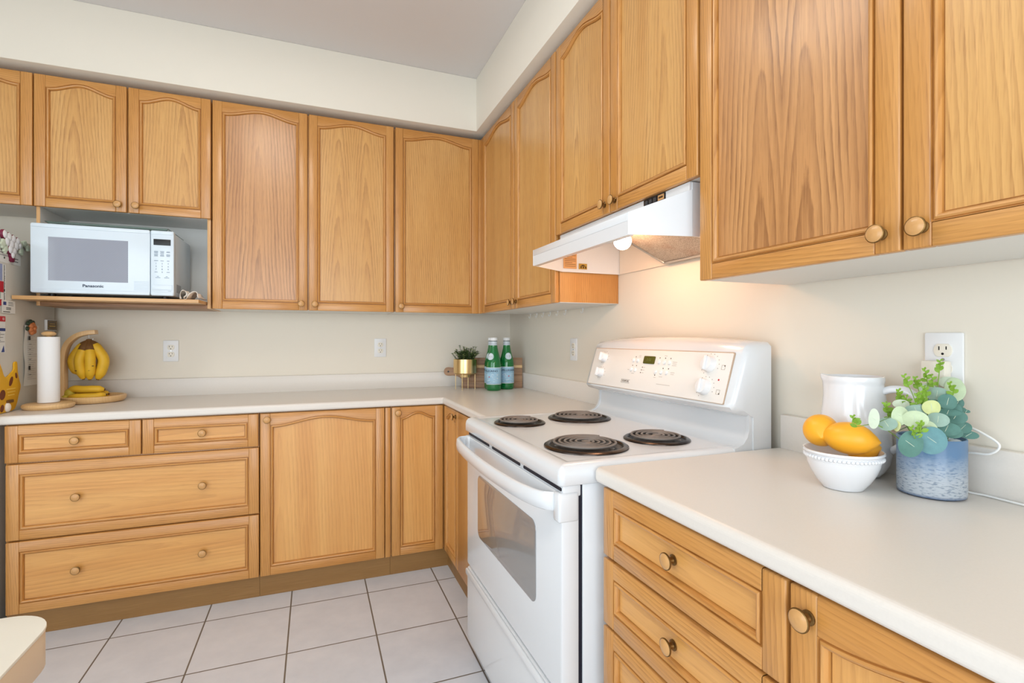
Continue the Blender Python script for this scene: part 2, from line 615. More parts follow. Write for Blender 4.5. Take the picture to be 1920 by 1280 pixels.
def knob(parent, x, z, y=0.0, r=.0165):
    m = MB()
    prof = [(.0105, 0), (.0105, .002), (.007, .004), (.0052, .010), (.006, .014), (.0145, .0165), (r, .0185), (r, .0205), (r * .90, .0212), (r * .7, .0234), (r * .4, .0246), (0.00001, .0252)]
    mats = [BRASS] * 8 + [KNOBW] * 3
    m.lathe(prof, BRASS, 24, Matrix.Rotation(R(90), 4, 'X'), mats)
    return m.build('knob', parent, (x, y, z))


def front_panel(name, parent, x, z, w, h, arch=0.0, horiz=False, grain_off=.0, mirror=False, knobs=(), y=-DU, seed=0.0, panel=None):
    """frame-and-panel front: returns the frame object with its centre panel and knobs as children"""
    rs = random.Random(int(seed * 977) + 13)
    br = .040 if h > .25 else .036
    tr = (.055 if arch else .040) if h > .25 else .036
    st = ST
    m = MB()
    sd = lambda a=.25: (a + rs.uniform(-.06, .06), rs.uniform(0, 50))
    b = .0028
    # stiles and rails
    m.box((0, 0, 0), (st, DT, h), OAKF, b, 'z', sd())
    m.box((w - st, 0, 0), (w, DT, h), OAKF, b, 'z', sd())
    m.box((st, .0004, 0), (w - st, DT, br), OAKF, b * .8, 'x', sd())
    N = 40 if arch else 1
    xs = [st + (w - 2 * st) * i / N for i in range(N + 1)]
    def top(xx):
        t = (xx - st) / (w - 2 * st)
        return h - tr + arch * (math.sin(PI * t) ** 2) ** 1.05
    su = sd()
    verts, faces, uvs = [], [], []
    for xx in xs:
        zt = top(xx)
        verts += [(xx, .0004, zt), (xx, .0004, h - b), (xx, b, h), (xx, DT, h), (xx, DT, zt)]
    for i in range(N):
        a, c = i * 5, i * 5 + 5
        for k in range(5):
            k2 = (k + 1) % 5
            faces.append([a + k, c + k, c + k2, a + k2])
            uvs.append([(verts[j][2] - h + su[0] - verts[j][1], verts[j][0] + su[1]) for j in faces[-1]])
    m.add(verts, faces, OAKF, uvs, False)
    # bead that runs round the opening
    loop = [(st, br), (w - st, br)] + [(xx, top(xx)) for xx in xs[::-1]]
    n = len(loop)
    def off(i, d):
        p, q, r_ = Vector(loop[i - 1]), Vector(loop[i]), Vector(loop[(i + 1) % n])
        e1, e2 = (q - p).normalized(), (r_ - q).normalized()
        n1, n2 = Vector((-e1.y, e1.x)), Vector((-e2.y, e2.x))
        mt = n1 + n2
        mt = mt / max(.35, mt.dot(n1))
        return q + mt * d
    ln = [0.0]
    for i in range(1, n):
        ln.append(ln[-1] + (Vector(loop[i]) - Vector(loop[i - 1])).length)
    ln.append(ln[-1] + (Vector(loop[0]) - Vector(loop[-1])).length)
    P = [[off(i, d) for d, yy in BEAD] for i in range(n)]
    su = sd()
    for i in range(n):
        j = (i + 1) % n
        for k in range(len(BEAD) - 1):
            yy0, yy1 = BEAD[k][1], BEAD[k + 1][1]
            co = [(P[i][k].x, yy0, P[i][k].y), (P[j][k].x, yy0, P[j][k].y), (P[j][k + 1].x, yy1, P[j][k + 1].y), (P[i][k + 1].x, yy1, P[i][k + 1].y)]
            d0, d1 = BEAD[k][0], BEAD[k + 1][0]
            m.face(co, OAKF, [(d0 + su[0], ln[i] + su[1]), (d0 + su[0], ln[i + 1] + su[1]), (d1 + su[0], ln[i + 1] + su[1]), (d1 + su[0], ln[i] + su[1])], False)
    fr = m.build(name, parent, (x, y, z), sharp=50)
    # centre panel
    m = MB()
    g = .0157
    M_ = 24
    px = [st + g + (w - 2 * st - 2 * g) * i / M_ for i in range(M_ + 1)]
    xc = w / 2
    v0 = rs.uniform(0, 50)
    def puv(xx, zz):
        if horiz:
            return (zz - h / 2 + grain_off, xx + v0)
        u = (abs(xx - xc) - .055) if mirror else (xx - xc)
        return (u + grain_off, zz + v0)
    for i in range(M_):
        a, c = px[i], px[i + 1]
        za, zc = top(a) - g, top(c) - g
        co = [(a, .0084, br + g), (c, .0084, br + g), (c, .0084, zc), (a, .0084, za)]
        m.face(co, panel or OAK, [puv(q[0], q[2]) for q in co])
        m.face([(q[0], .0125, q[2]) for q in co[::-1]], OAK)
    m.build('center_panel', fr)
    for kx, kz in knobs:
        inset = .0084 if st + g < kx < w - st - g and br + g < kz < h - tr - g else 0.0
        knob(fr, kx, kz, inset)
    return fr


def carcass(parent, x0, x1, z0, z1, depth, white_bottom=True, name='carcass', seed=0):
    m = MB()
    m.box((x0, -depth, z0), (x1, -.002, z1), OAKF, .0008, 'z', (.2, seed * 3.1))
    if white_bottom:
        m.box((x0 + .004, -depth + .004, z0 - .002), (x1 - .004, -.004, z0 + .001), MELA)
    return m.build(name, parent)


CD = .292      # wall cabinet carcass depth
ZUB, ZUT = 1.3768, 2.4379


def upper(label, rz, x0, x1, z0, doors, seed, fill_top=True, group='oak wall cabinets'):
    e = empty('wall_cabinet', (x0, 0, z0) if rz == 0 else (0, -x0, z0), rz)
    tag(e, label, 'cabinet', group)
    m = MB()
    w, h = x1 - x0, ZUT - z0
    m.box((.001, -CD, .003), (w - .001, -.002, ZUT - z0 - .001), OAKF, .0008, 'z', (.2, seed * 3.1))
    m.box((.004, -CD + .003, .001), (w - .004, -.004, .004), MELA)
    m.build('carcass', e)
    for i, d in enumerate(doors):
        a, b, arch, off, mir, ks = d[:6]
        dw = b - a
        kn = {'r': [(dw - .030, .034)], 'l': [(.030, .034)], '': []}[ks]
        front_panel('door', e, a - x0, 0, dw, h, arch, False, off, mir, kn, -DU, seed + i * .37, d[6] if len(d) > 6 else None)
    return e


AR = .034
upper('oak wall cabinet over the fridge side, cut off by the left picture edge', 0, -3.36, -2.4565, 1.832,
      [(-3.355, -2.915, AR, .05, False, 'r'), (-2.907, -2.459, AR, .03, False, 'l')], 1.3)
upper('tall oak wall cabinet with two arched doors, right of the microwave shelf', 0, -1.7465, -.8305, ZUB,
      [(-1.7415, -1.2945, AR, .015, False, 'r', OAKP), (-1.2865, -.8355, AR, -.02, True, 'l')], 3.1)
upper('single-door oak wall cabinet on the back wall next to the inside corner', 0, -.8295, -.3145, ZUB,
      [(-.8245, -.3265, AR, .28, False, 'l')], 5.7)
upper('narrow two-door oak wall cabinet between the corner and the range hood, wire hooks beneath', RIGHT, .3165, 1.3415, ZUB,
      [(.343, .8625, AR, .22, False, 'r'), (.8675, 1.3385, AR, .25, False, 'l')], 7.9)
upper('short oak wall cabinet directly above the white range hood', RIGHT, 1.3435, 2.194, 1.6582,
      [(1.347, 1.7605, AR, .04, False, 'r'), (1.7655, 2.190, AR, -.06, False, 'l')], 9.2)
upper('large oak wall cabinet nearest the camera, right of the range hood', RIGHT, 2.196, 3.186, ZUB,
      [(2.199, 2.6885, AR, .0, True, 'r', OAKP), (2.6935, 3.183, AR, .24, False, 'l')], 11.6)

cp_ = [o for o in bpy.data.objects if o.get('label', '').startswith('single-door oak')][0]
m = MB()
m.box((.8295 - .3255, -.3120, .001), (.8295 - .2935, -.2925, ZUT - ZUB), OAKF, .001, 'z', (.26, 5))
m.box((.8295 - .3120, -.3415, .001), (.8295 - .2935, -.3125, ZUT - ZUB), OAKF, .001, 'z', (.26, 15))
m.build('corner_post', cp_)

# the cabinet above the open microwave niche
X0, X1, ZN = -2.4545, -1.7485, 1.832
e = empty('microwave_cabinet', (X0, 0, ZUB))
tag(e, 'oak wall cabinet with an open niche and shelf for the white microwave', 'cabinet', 'oak wall cabinets')
m = MB()
w = X1 - X0
zn = ZN - ZUB
m.box((.001, -CD, zn + .003), (w - .001, -.002, ZUT - ZUB - .001), OAKF, .0008, 'z', (.2, 77))
m.box((.004, -CD + .003, zn + .0005), (w - .004, -.004, zn + .004), MELA)
m.build('carcass', e)
for a, b, wa, wb in ((.005, .018, .018, .0185), (w - .018, w - .003, w - .0185, w - .018)):
    m = MB()
    m.box((a, -.300, 0), (b, -.002, zn), BOARDW, .0008, 'z', (.3, a * 30))
    m.box((wa, -.296, .02), (wb, -.004, zn), MELA)
    m.build('side_panel', e)
m = MB(); m.box((.019, -.008, .02), (w - .019, -.002, zn), MELA); m.build('back_panel', e)
m = MB(); m.box((.0186, -.300, 0), (w - .0186, -.009, .0175), ACACIA, .001, 'x', (.3, 8)); m.build('bottom_board', e)
front_panel('door', e, -2.454 - X0, zn, .351, ZUT - ZN, AR, False, .03, False, [(.351 - .032, .034)], -DU, 21.7)
front_panel('door', e, -2.0955 - X0, zn, .346, ZUT - ZN, AR, False, -.05, False, [(.032, .034)], -DU, 23.4)

# loose shelf board in the niche
m = MB()
m.prism([(-2.434, -.300), (-2.472, -.302), (-2.472, -.452), (-1.777, -.452), (-1.769, -.302), (-1.772, -.30), (-1.772, -.012), (-2.434, -.012)], 1.3952, 1.4112, BOARDW, 'x', (.28, 3), axis='z', bev=.001)
tag(m.build('shelf_board'), 'pale oak board under the microwave, jutting out of the niche', 'shelf')

# ------------------------------------------------------------------ base cabinets
ZB = .1045
BD = DB - .0215


def base(label, rz, x0, x1, fronts, seed, x_toe=None, ztop=.8725):
    e = empty('base_cabinet', (x0, 0, 0) if rz == 0 else (0, -x0, 0), rz)
    tag(e, label, 'cabinet', 'oak base cabinets')
    m = MB()
    m.box((.001, -BD, ZB), (x1 - x0 - .001, -.003, ztop), OAKF, .0008, 'z', (.25, seed))
    m.build('carcass', e)
    m = MB()
    t = x_toe or (0, x1 - x0)
    m.box((t[0], -.5875, .0005), (t[1], -.5715, ZB - .001), TOESHADE, 0, 'x', (.3, seed))
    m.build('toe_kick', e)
    for f in fronts:
        kind, a, b, z0, z1, off, ks = f
        if kind == 'filler':
            m = MB(); m.box((a - x0, -DB, z0), (b - x0, -BD, z1), OAKF, .002, 'z', (.26, seed + a)); m.build('filler_strip', e)
            continue
        front_panel(kind, e, a - x0, z0, b - a, z1 - z0, .034 if kind == 'door' else 0.0, kind == 'drawer', off, False, ks, -DB, seed + a * 1.7 + z0, OAKB)
    return e


base('oak base cabinet with four drawer fronts at the left end, below the bananas', 0, -2.4285, -1.5015, [
    ('drawer', -2.424, -1.9645, .7195, .8705, .03, [(.2297, .078)]),
    ('drawer', -1.9595, -1.505, .7195, .8705, -.02, [(.227, .078)]),
    ('drawer', -2.421, -1.502, .4045, .7125, .05, [(.2297, .156), (.690, .156)]),
    ('drawer', -2.421, -1.502, ZB, .3975, -.06, [(.2297, .149), (.690, .149)])], 31)
base('oak base cabinet with one wide arched door, between the drawers and the corner', 0, -1.5005, -.8945, [
    ('door', -1.4965, -.9255, ZB, .8705, .2, [(.030, .738)]),
    ('filler', -.9215, -.896, ZB, .8705, 0, None)], 37)
# corner unit with two doors meeting in the inside corner
e = empty('corner_base_cabinet', (-.8935, 0, 0))
tag(e, 'oak corner base cabinet with two doors meeting at a right angle beside the range', 'cabinet', 'oak base cabinets')
m = MB()
m.prism([(.001, -.003), (.001, -BD), (.8935 - BD, -BD), (.8935 - BD, -1.352), (.8905, -1.352), (.8905, -.003)], ZB, .8725, OAKF, 'z', (.25, 4), axis='z')
m.build('carcass', e)
m = MB()
m.prism([(0, -.5715), (0, -.5875), (.8935 - .5875, -.5875), (.8935 - .5875, -1.352), (.8935 - .5715, -1.352), (.8935 - .5715, -.5715)], .0005, ZB - .001, TOESHADE, 'x', (.3, 4), axis='z')
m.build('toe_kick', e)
front_panel('door', e, .0055, ZB, .2675, .766, .03, False, .21, False, [(.030, .738)], -DB, 41.3, OAKB)
d2 = front_panel('door', e, 0, ZB, .275, .766, .03, False, .23, False, [(.242, .738)], 0, 43.9, OAKB)
d2.location = (.8935 - DB, -DB - .003, ZB)
d2.rotation_euler = (0, 0, RIGHT)
m = MB(); m.box((.8935 - DB, -1.352, ZB), (.8935 - BD, -.8985, .8705), OAKF, .002, 'z', (.26, 9)); m.build('filler_strip', e)

base('oak drawer base cabinet right of the range, stack of four drawers', RIGHT, 2.2095, 2.7195, [
    ('drawer', 2.214, 2.7165, .7115, .8705, .02, [(.2435, .082)]),
    ('drawer', 2.214, 2.7165, .5495, .7035, -.03, [(.2435, .078)]),
    ('drawer', 2.214, 2.7165, .3875, .5415, .03, [(.2435, .078)]),
    ('drawer', 2.214, 2.7165, ZB, .3795, .05, [(.2435, .138)])], 47)
base('oak base cabinet with an arched door in the lower right corner of the view', RIGHT, 2.7205, 3.246, [
    ('door', 2.7235, 3.24, ZB, .8705, .24, [(.030, .730)])], 53)

# ------------------------------------------------------------------ worktops
ZC = .912
EDGE = [(-.013, ZC)] + [(-.013 + .013 * math.sin(a), ZC - .013 + .013 * math.cos(a)) for a in [PI / 2 * i / 6 for i in range(1, 7)]] + [(0, .886)] + [(-.010 + .010 * math.cos(a), .886 - .010 * math.sin(a)) for a in [PI / 2 * i / 4 for i in range(1, 5)]] + [(-.03, .8762)]


def sweep_edge(m, path, nrm):
    """front edge: path of (x,y), nrm = outward offset direction at every point (mitred)"""
    for i in range(len(path) - 1):
        for k in range(len(EDGE) - 1):
            co = []
            for (j, kk) in ((i, k), (i + 1, k), (i + 1, k + 1), (i, k + 1)):
                o, z = EDGE[kk]
                co.append((path[j][0] + nrm[j][0] * o, path[j][1] + nrm[j][1] * o, z))
            m.face(co, LAMI, None, True)


DC = .6255
m = MB()
xl, yr = -2.4695, -1.3545
path = [(xl, -DC), (-DC, -DC), (-DC, yr)]
nrm = [(0, -1), (-1, -1), (-1, 0)]
sweep_edge(m, path, nrm)
i0 = -.013
m.face([(xl, -DC - i0, ZC), (-DC - i0, -DC - i0, ZC), (-.002, -.002, ZC), (xl, -.002, ZC)], LAMI)
m.face([(-DC - i0, -DC - i0, ZC), (-DC - i0, yr, ZC), (-.002, yr, ZC), (-.002, -.002, ZC)], LAMI)
i1 = -.03
m.face([(xl, -.002, .8762), (-.002, -.002, .8762), (-DC - i1, -DC - i1, .8762), (xl, -DC - i1, .8762)], LAMI)
m.face([(-.002, -.002, .8762), (-.002, yr, .8762), (-DC - i1, yr, .8762), (-DC - i1, -DC - i1, .8762)], LAMI)
m.face([(xl, -DC - o, z) for o, z in EDGE] + [(xl, -.002, .8762), (xl, -.002, ZC)], LAMI)
m.face([(-DC - o, yr, z) for o, z in EDGE][::-1] + [(-.002, yr, ZC), (-.002, yr, .8762)], LAMI)
ct = m.build('countertop', sharp=60)
tag(ct, 'L-shaped pale laminate worktop running round the inside corner', 'countertop', 'laminate worktops')
m = MB()
BS = .021
m.prism([(xl, -.002), (xl, -BS), (-BS, -BS), (-BS, yr), (-.002, yr), (-.002, -.002)], ZC - .001, 1.0075, LAMI, axis='z', bev=.003)
m.build('backsplash', ct)

m = MB()
ya, yb = -2.178, -3.248
# rounded left end beside the range
rr = .022
path, nrm = [], []
path.append((-.05, ya)); nrm.append((0, 1))
for i in range(7):
    a = R(90 + 90 * i / 6)
    path.append((-DC + rr + rr * math.cos(a), ya - rr + rr * math.sin(a)))
    nrm.append((math.cos(a), math.sin(a)))
path.append((-DC, yb)); nrm.append((-1, 0))
path[0] = (-.002, ya)
sweep_edge(m, path, nrm)
m.face([(p[0] + n_[0] * i0, p[1] + n_[1] * i0, ZC) for p, n_ in zip(path, nrm)] + [(-.002, yb, ZC)], LAMI)
m.face(([(p[0] + n_[0] * i1, p[1] + n_[1] * i1, .8762) for p, n_ in zip(path, nrm)] + [(-.002, yb, .8762)])[::-1], LAMI)
m.face([(-DC - o, yb, z) for o, z in EDGE][::-1] + [(-.002, yb, ZC), (-.002, yb, .8762)], LAMI)
ct = m.build('countertop', sharp=60)
tag(ct, 'pale laminate worktop in the right foreground carrying the lemons and vase', 'countertop', 'laminate worktops')
m = MB()
m.box((-BS, yb, ZC - .001), (-.002, -2.194, 1.0085), LAMI, .004)
m.build('backsplash', ct)

# ------------------------------------------------------------------ electric range (local x along the wall, -y into the room)
RW = .81
rg = empty('electric_range', (0, -1.3600, 0), RIGHT)
tag(rg, 'white freestanding electric range with four coil burners', 'range')
m = MB()
m.box((.002, -.646, .03), (RW - .002, -.03, .868), WHITE, .004)
m.box((.03, -.62, .0), (.07, -.58, .032), DGREY)
m.box((RW - .07, -.62, .0), (RW - .03, -.58, .032), DGREY)
m.box((.03, -.1, .0), (.07, -.06, .032), DGREY)
m.box((RW - .07, -.1, .0), (RW - .03, -.06, .032), DGREY)
m.build('body', rg)
m = MB(); m.box((.006, -.656, .1), (RW - .006, -.645, .866), NAVY); m.build('door_gap', rg)
# cooktop: rounded slab with a slightly raised rim and dished surface
m = MB()
NF = 8
def ctop_ring(d, z, rr=.016):
    """outline inset by d; front corners rounded"""
    x0, x1, y0, y1 = -.006 + d, RW + .006 - d, -.713 + d, -.09
    r_ = max(.004, rr - d)
    p = [(x0, y1)]
    for i in range(NF + 1):
        a = R(180 + 90 * i / NF); p.append((x0 + r_ + r_ * math.cos(a), y0 + r_ + r_ * math.sin(a)))
    for i in range(NF + 1):
        a = R(270 + 90 * i / NF); p.append((x1 - r_ + r_ * math.cos(a), y0 + r_ + r_ * math.sin(a)))
    p.append((x1, y1))
    return [(x, y, z) for x, y in p]
rings = [ctop_ring(.02, .8685), ctop_ring(.002, .8685), ctop_ring(0, .8705), ctop_ring(0, .895), ctop_ring(.003, .906), ctop_ring(.010, .9145), ctop_ring(.020, .9185), ctop_ring(.030, .9195), ctop_ring(.036, .9185), ctop_ring(.044, .9168)]
nn = len(rings[0])
vs = [c for r_ in rings for c in r_]
fs = []
for k in range(len(rings) - 1):
    for i in range(nn - 1):
        fs.append([k * nn + i, k * nn + i + 1, (k + 1) * nn + i + 1, (k + 1) * nn + i])
m.add(vs, fs, WHITE)
m.face(rings[-1], WHITE)
m.face(rings[0][::-1], WHITE)
# back cove rising to the control console, between small side cheeks
cove = [(-.16, .9165)] + [(-.16 + .05 * math.sin(a), .9165 + .05 - .05 * math.cos(a)) for a in [PI / 2 * i / 8 for i in range(1, 9)]] + [(-.106, 1.04)]
vs, fs = [], []
for y, z in cove:
    vs += [(.0, y, z), (RW, y, z)]
for i in range(len(cove) - 1):
    fs.append([i * 2, i * 2 + 1, i * 2 + 3, i * 2 + 2])
m.add(vs, fs, WHITE)
ckt = m.build('cooktop', rg, sharp=50)


def coil_burner(x, y, rp, turns):
    m = MB()
    z = .9172
    prof = [(rp, z), (rp * .995, z + .0030), (rp * .95, z + .0062), (rp * .885, z + .0066), (rp * .86, z + .004), (rp * .84, z + .0006), (rp * .6, z + .0003), (rp * .2, z + .0003), (1e-5, z + .0003)]
    m.lathe(prof, PANM, 48, Matrix.Translation((x, y, 0)), [PANM] * 4 + [BLACK] * 4)
    pan = m.build('burner', rg)
    m = MB()
    ro = rp * .80
    pts = []
    N = turns * 36
    for i in range(N + 1):
        t = i / N
        a = t * turns * 2 * PI
        rad = ro - (ro - .019) * t
        pts.append((x + rad * math.cos(a + 2.2), y + rad * math.sin(a + 2.2), z + .0125))
    m.tube(pts, .0036, COILM, 8)
    # start of the element dips under the pan rim
    for ang in (0, 120, 240):
        a = R(ang + 25)
        m.tube([(x + .012 * math.cos(a), y + .012 * math.sin(a), z + .0066), (x + ro * .99 * math.cos(a), y + ro * .99 * math.sin(a), z + .0066)], .0018, COILM, 6)
    m.lathe([(.013, z + .006), (.013, z + .0145), (.010, z + .0155), (1e-5, z + .0155)], COILM, 24, Matrix.Translation((x, y, 0)))
    m.build('coil', pan)


# world -> local: X = -1.36 - wy, Y = wx
for wx, wy, rp, tn in ((-.563, -1.555, .094, 4), (-.307, -1.537, .121, 5), (-.536, -1.990, .121, 5), (-.284, -1.980, .1, 4)):
    coil_burner(-1.36 - wy, wx, rp, tn)

# vent trim under the cooktop with three dark slots
m = MB()
m.box((.004, -.700, .838), (RW - .004, -.650, .867), WHITE, .004)
vt = m.build('vent_trim', rg)
m = MB()
for a, b in ((.012, .255), (.285, .535), (.560, .800)):
    m.prism(rrect(a, .8525, b, .8612, .004), -.7012, -.699, NAVY)
m.build('vent_slot', vt)

# oven door with window and bowed handle
m = MB()
m.prism(rrect(.001, .352, RW - .001, .850, .010), -.705, -.656, WHITE, bev=.006)
od = m.build('oven_door', rg)
m = MB()
wp = rrect(.143, .508, .659, .733, .028, 8)
m.prism(wp, -.7068, -.7035, WINDOW, bev=.0008)
m.build('window_glass', od)
m = MB()
hp = [(.004, -.712, .824), (.012, -.738, .824), (.05, -.752, .823), (.20, -.762, .821), (.405, -.766, .820), (.61, -.758, .821), (.71, -.744, .822), (.76, -.728, .823), (RW - .030, -.708, .824)]
hc = catmull(hp, 6)
vs, fs = [], []
sec = [(-.006, -.019), (-.009, 0), (-.006, .019), (.0, .023), (.007, .019), (.009, 0), (.007, -.019), (.0, -.023)]
for i, p in enumerate(hc):
    for a, b in sec:
        vs.append((p.x, p.y + a, p.z + b))
ns = len(sec)
for i in range(len(hc) - 1):
    for k in range(ns):
        j = (k + 1) % ns
        fs.append([i * ns + k, i * ns + j, (i + 1) * ns + j, (i + 1) * ns + k])
fs.append(list(range(ns))); fs.append([(len(hc) - 1) * ns + k for k in range(ns)][::-1])
m.add(vs, fs, WHITE)
m.box((-.001, -.713, .778), (.034, -.658, .850), WHITE, .006)
m.box((RW - .034, -.713, .778), (RW + .001, -.658, .850), WHITE, .006)
m.build('handle', od, sharp=70)

# storage drawer
m = MB()
m.prism(rrect(.002, .062, RW - .002, .343, .010), -.706, -.656, WHITE, bev=.008)
m.box((.012, -.716, .316), (RW - .012, -.703, .340), WHITE, .006)
m.build('storage_drawer', rg)

# control console (backguard)
m = MB()
NB = 24
sec0 = lambda crown, t: [(-.101, .90), (-.101, 1.0), (-.150, 1.012), (-.170, 1.018), (-.180, 1.030), (-.178, 1.044), (-.136, 1.178 + crown * .4), (-.128, 1.198 + crown * .6), (-.112, 1.208 + crown * .8), (-.085, 1.212 + crown), (-.036, 1.212 + crown), (-.034, .90)]
vs, fs = [], []
for i in range(NB + 1):
    t = i / NB
    crown = .018 * math.sin(PI * t) ** .7 if 0 < t < 1 else 0
    x = -.006 + (RW + .012) * t
    sc_ = 0.0
    for y, z in sec0(crown, t):
        # round the ends of the console
        if z > 1.005 and (i == 0 or i == NB):
            y = y + .016; z = z - (.010 if z > 1.1 else -.008)
        elif z > 1.005 and (i == 1 or i == NB - 1):
            x_ = x
            y = y + .003; z = z - (.002 if z > 1.1 else -.001)
        xx = x
        if i == 1: xx = -.006 + .012
        if i == NB - 1: xx = RW + .006 - .012
        vs.append((xx, min(y, -.034), z))
ns = 12
for i in range(NB):
    for k in range(ns):
        j = (k + 1) % ns
        fs.append([i * ns + k, (i + 1) * ns + k, (i + 1) * ns + j, i * ns + j])
fs.append(list(range(ns))); fs.append([NB * ns + k for k in range(ns)][::-1])
m.add(vs, fs, WHITE)
# side cheeks joining console and body
for a, b in ((-.002, .010), (RW - .010, RW + .002)):
    m.prism([(-.034, .86), (-.034, 1.19), (-.100, 1.19), (-.100, .86)], a, b, WHITE, axis='x')
    m.prism([(-.0995, .90), (-.0995, 1.02), (-.1125, 1.02), (-.1125, .965), (-.119, .944), (-.133, .927), (-.155, .9185), (-.165, .917), (-.165, .90)], a, b, WHITE, axis='x')
bgd = m.build('backguard', rg, sharp=45)
# the flat control panel lies on the sloping face
fa = Vector((0, -.178, 1.044)); fb = Vector((0, -.136, 1.186))
sl = (fb - fa).normalized(); L_ = (fb - fa).length
nv = Vector((0, -sl.z, sl.y))
PM = Matrix(((1, 0, 0, 0), (0, -nv.y, sl.y, fa.y), (0, -nv.z, sl.z, fa.z), (0, 0, 0, 1)))   # local x, local -y = outward, local z = up the slope
m = MB()
m.prism(rrect(.025, -.006, RW - .028, L_ - .004, .004), -.0022, .004, PANELW, M=PM, bev=.0006)
m.prism(rrect(.0225, -.0075, RW - .0255, L_ - .001, .005), -.0012, .004, GAPSHADE, M=PM)  # tan rim plate: gap shadow painted as a colour
# printing on the panel: indicator dots, tick marks and small captions
def dot(x, z, r=.0022, mat=DBRN):
    m.lathe([(r, 0), (r, .0004), (1e-5, .0004)], mat, 10, PM @ Matrix.Translation((x, -.0023, z)) @ FRONT)
def dash(x, z, w, mat=PRINTW, h=.0014):
    m.box((x - w / 2, -.0027, z - h / 2), (x + w / 2, -.0021, z + h / 2), mat, M=PM)
BX = [.262, .284, .262, .284]
for x, z in ((.266, .117), (.257, .084), (.281, .084), (.318, .080), (.316, .070), (.314, .060), (.405, .118), (.434, .118), (.462, .118), (.434, .082), (.462, .082), (.398, .056)):
    dot(x + .055, z)
for x, z, w in ((.29, .122, .014), (.29, .117, .012), (.246, .105, .01), (.236, .067, .01), (.268, .054, .016), (.327, .080, .014), (.327, .070, .012), (.327, .06, .01), (.434, .126, .014), (.486, .106, .022), (.486, .100, .02), (.486, .094, .022), (.486, .07, .02), (.486, .064, .016), (.43, .052, .018), (.40, .048, .012), (.452, .026, .07)):
    dash(x + .055, z, w, PRINTW, .0011)
for kx, kz, nk in ((.108, .107, 9), (.108, .043, 9), (.700, .107, 12), (.700, .036, 12)):
    for i in range(nk):
        a = R(-150 + 260 * i / (nk - 1))
        rr_ = .028 if kx < .2 else .036
        dash(kx + rr_ * math.sin(a), kz + rr_ * math.cos(a) * .9, .0026, PRINTW, .0026)
for x, z in ((.755, .1), (.755, .026)):
    for a, b, c, d_ in ((-.007, -.007, .007, -.006), (-.007, .006, .007, .007), (-.007, -.007, -.006, .007), (.006, -.007, .007, .007)):
        m.box((x + a, -.0027, z + b), (x + c, -.0021, z + d_), PRINTW, M=PM)
    dot(x + .005, z + (.005 if z > .05 else -.005), .0022)
dot(.748, .062, .003, LRED)
add_text(m, 'KENMORE', .010, .290, -.0025, .022, DBRN, PM, .95)
for a, b, c, d_ in ((.263, .0275, .317, .0283), (.263, .0155, .317, .0165), (.263, .0155, .264, .0283)):
    m.box((a, -.0027, b), (c, -.0021, d_), DBRN, M=PM)
m.build('control_panel', bgd)
m = MB()
m.prism(rrect(.372, .094, .436, .122, .004), -.0048, -.0015, LCD, M=PM, bev=.0006)
add_text(m, '0:00', .016, .404, -.0052, .108, plain('lcd_digit', (120, 124, 60), .4), PM)
m.build('clock_display', bgd)
for x, z in ((.257, .104), (.281, .104), (.255, .068), (.279, .068), (.405, .103), (.434, .103), (.460, .103), (.398, .068), (.428, .068), (.456, .068)):
    m = MB()
    m.lathe([(.0072, 0), (.0072, .003), (.0058, .005), (1e-5, .0056)], WPLAST, 20, PM @ Matrix.Translation((x + .055, -.0022, z)) @ FRONT)
    m.build('button', bgd)
for x, z, r_ in ((.108, .107, .0185), (.108, .043, .0185), (.700, .107, .0235), (.700, .036, .0235)):
    m = MB()
    T = PM @ Matrix.Translation((x, -.0022, z)) @ FRONT
    m.lathe([(r_ * 1.06, 0), (r_ * 1.06, .003), (r_, .005), (r_ * .96, .016), (r_ * .88, .0195), (1e-5, .0202)], WPLAST, 32, T)
    m.box((-.0045, -r_ * .92, .018), (.0045, r_ * .92, .0275), WPLAST, .003, M=T)
    m.build('control_knob', bgd)

# ------------------------------------------------------------------ range hood (same local frame)
hd = empty('range_hood', (0, -1.3475, 1.5), RIGHT)
tag(hd, 'white under-cabinet range hood with a lit bulb above the range', 'range hood')
m = MB()
HB, HT, HS = .012, .073, .136          # lip bottom, lip top, height where the sloping top meets the cabinet strip
HL, HR, HFL, HFR = .0095, .7955, .0875, .7295
HY, HF = -.290, -.455


def slab(co4, th, mat=WHITE):
    """thin plate from its corners, thickened along its normal"""
    lo = [Vector(c) for c in co4]
    nn_ = (lo[1] - lo[0]).cross(lo[2] - lo[0]).normalized() * th
    hi = [p + nn_ for p in lo]
    n_ = len(lo)
    m.add([tuple(p) for p in lo + hi], [list(range(n_)), list(range(n_, 2 * n_))[::-1]] + [[i, i + n_, (i + 1) % n_ + n_, (i + 1) % n_] for i in range(n_)], mat, None, False)


T2 = .0025
slab([(HL, -.003, .006), (HL, HY, .006), (HL, HY, .156), (HL, -.003, .156)], T2)
slab([(HR, -.003, .006), (HR, HY, .006), (HR, HY, .156), (HR, -.003, .156)], -T2)
slab([(HL, HY, .006), (HFL, HF, HB), (HFL, HF, HT), (HL, HY, HS)], T2)
slab([(HR, HY, .006), (HFR, HF, HB), (HFR, HF, HT), (HR, HY, HS)], -T2)
slab([(HFL, HF, HB), (HFR, HF, HB), (HFR, HF, HT), (HFL, HF, HT)], -T2)
slab([(HL, HY, HS), (HR, HY, HS), (HFR, HF, HT), (HFL, HF, HT)], T2)
m.box((HL, HY - .008, HS - .004), (HR, HY + .002, .1565), WHITE)
m.box((HL, HY, .1535), (HR, -.003, .1565), WHITE)
m.box((HL + .003, -.008, .006), (HR - .003, -.003, .153), HOODIN)
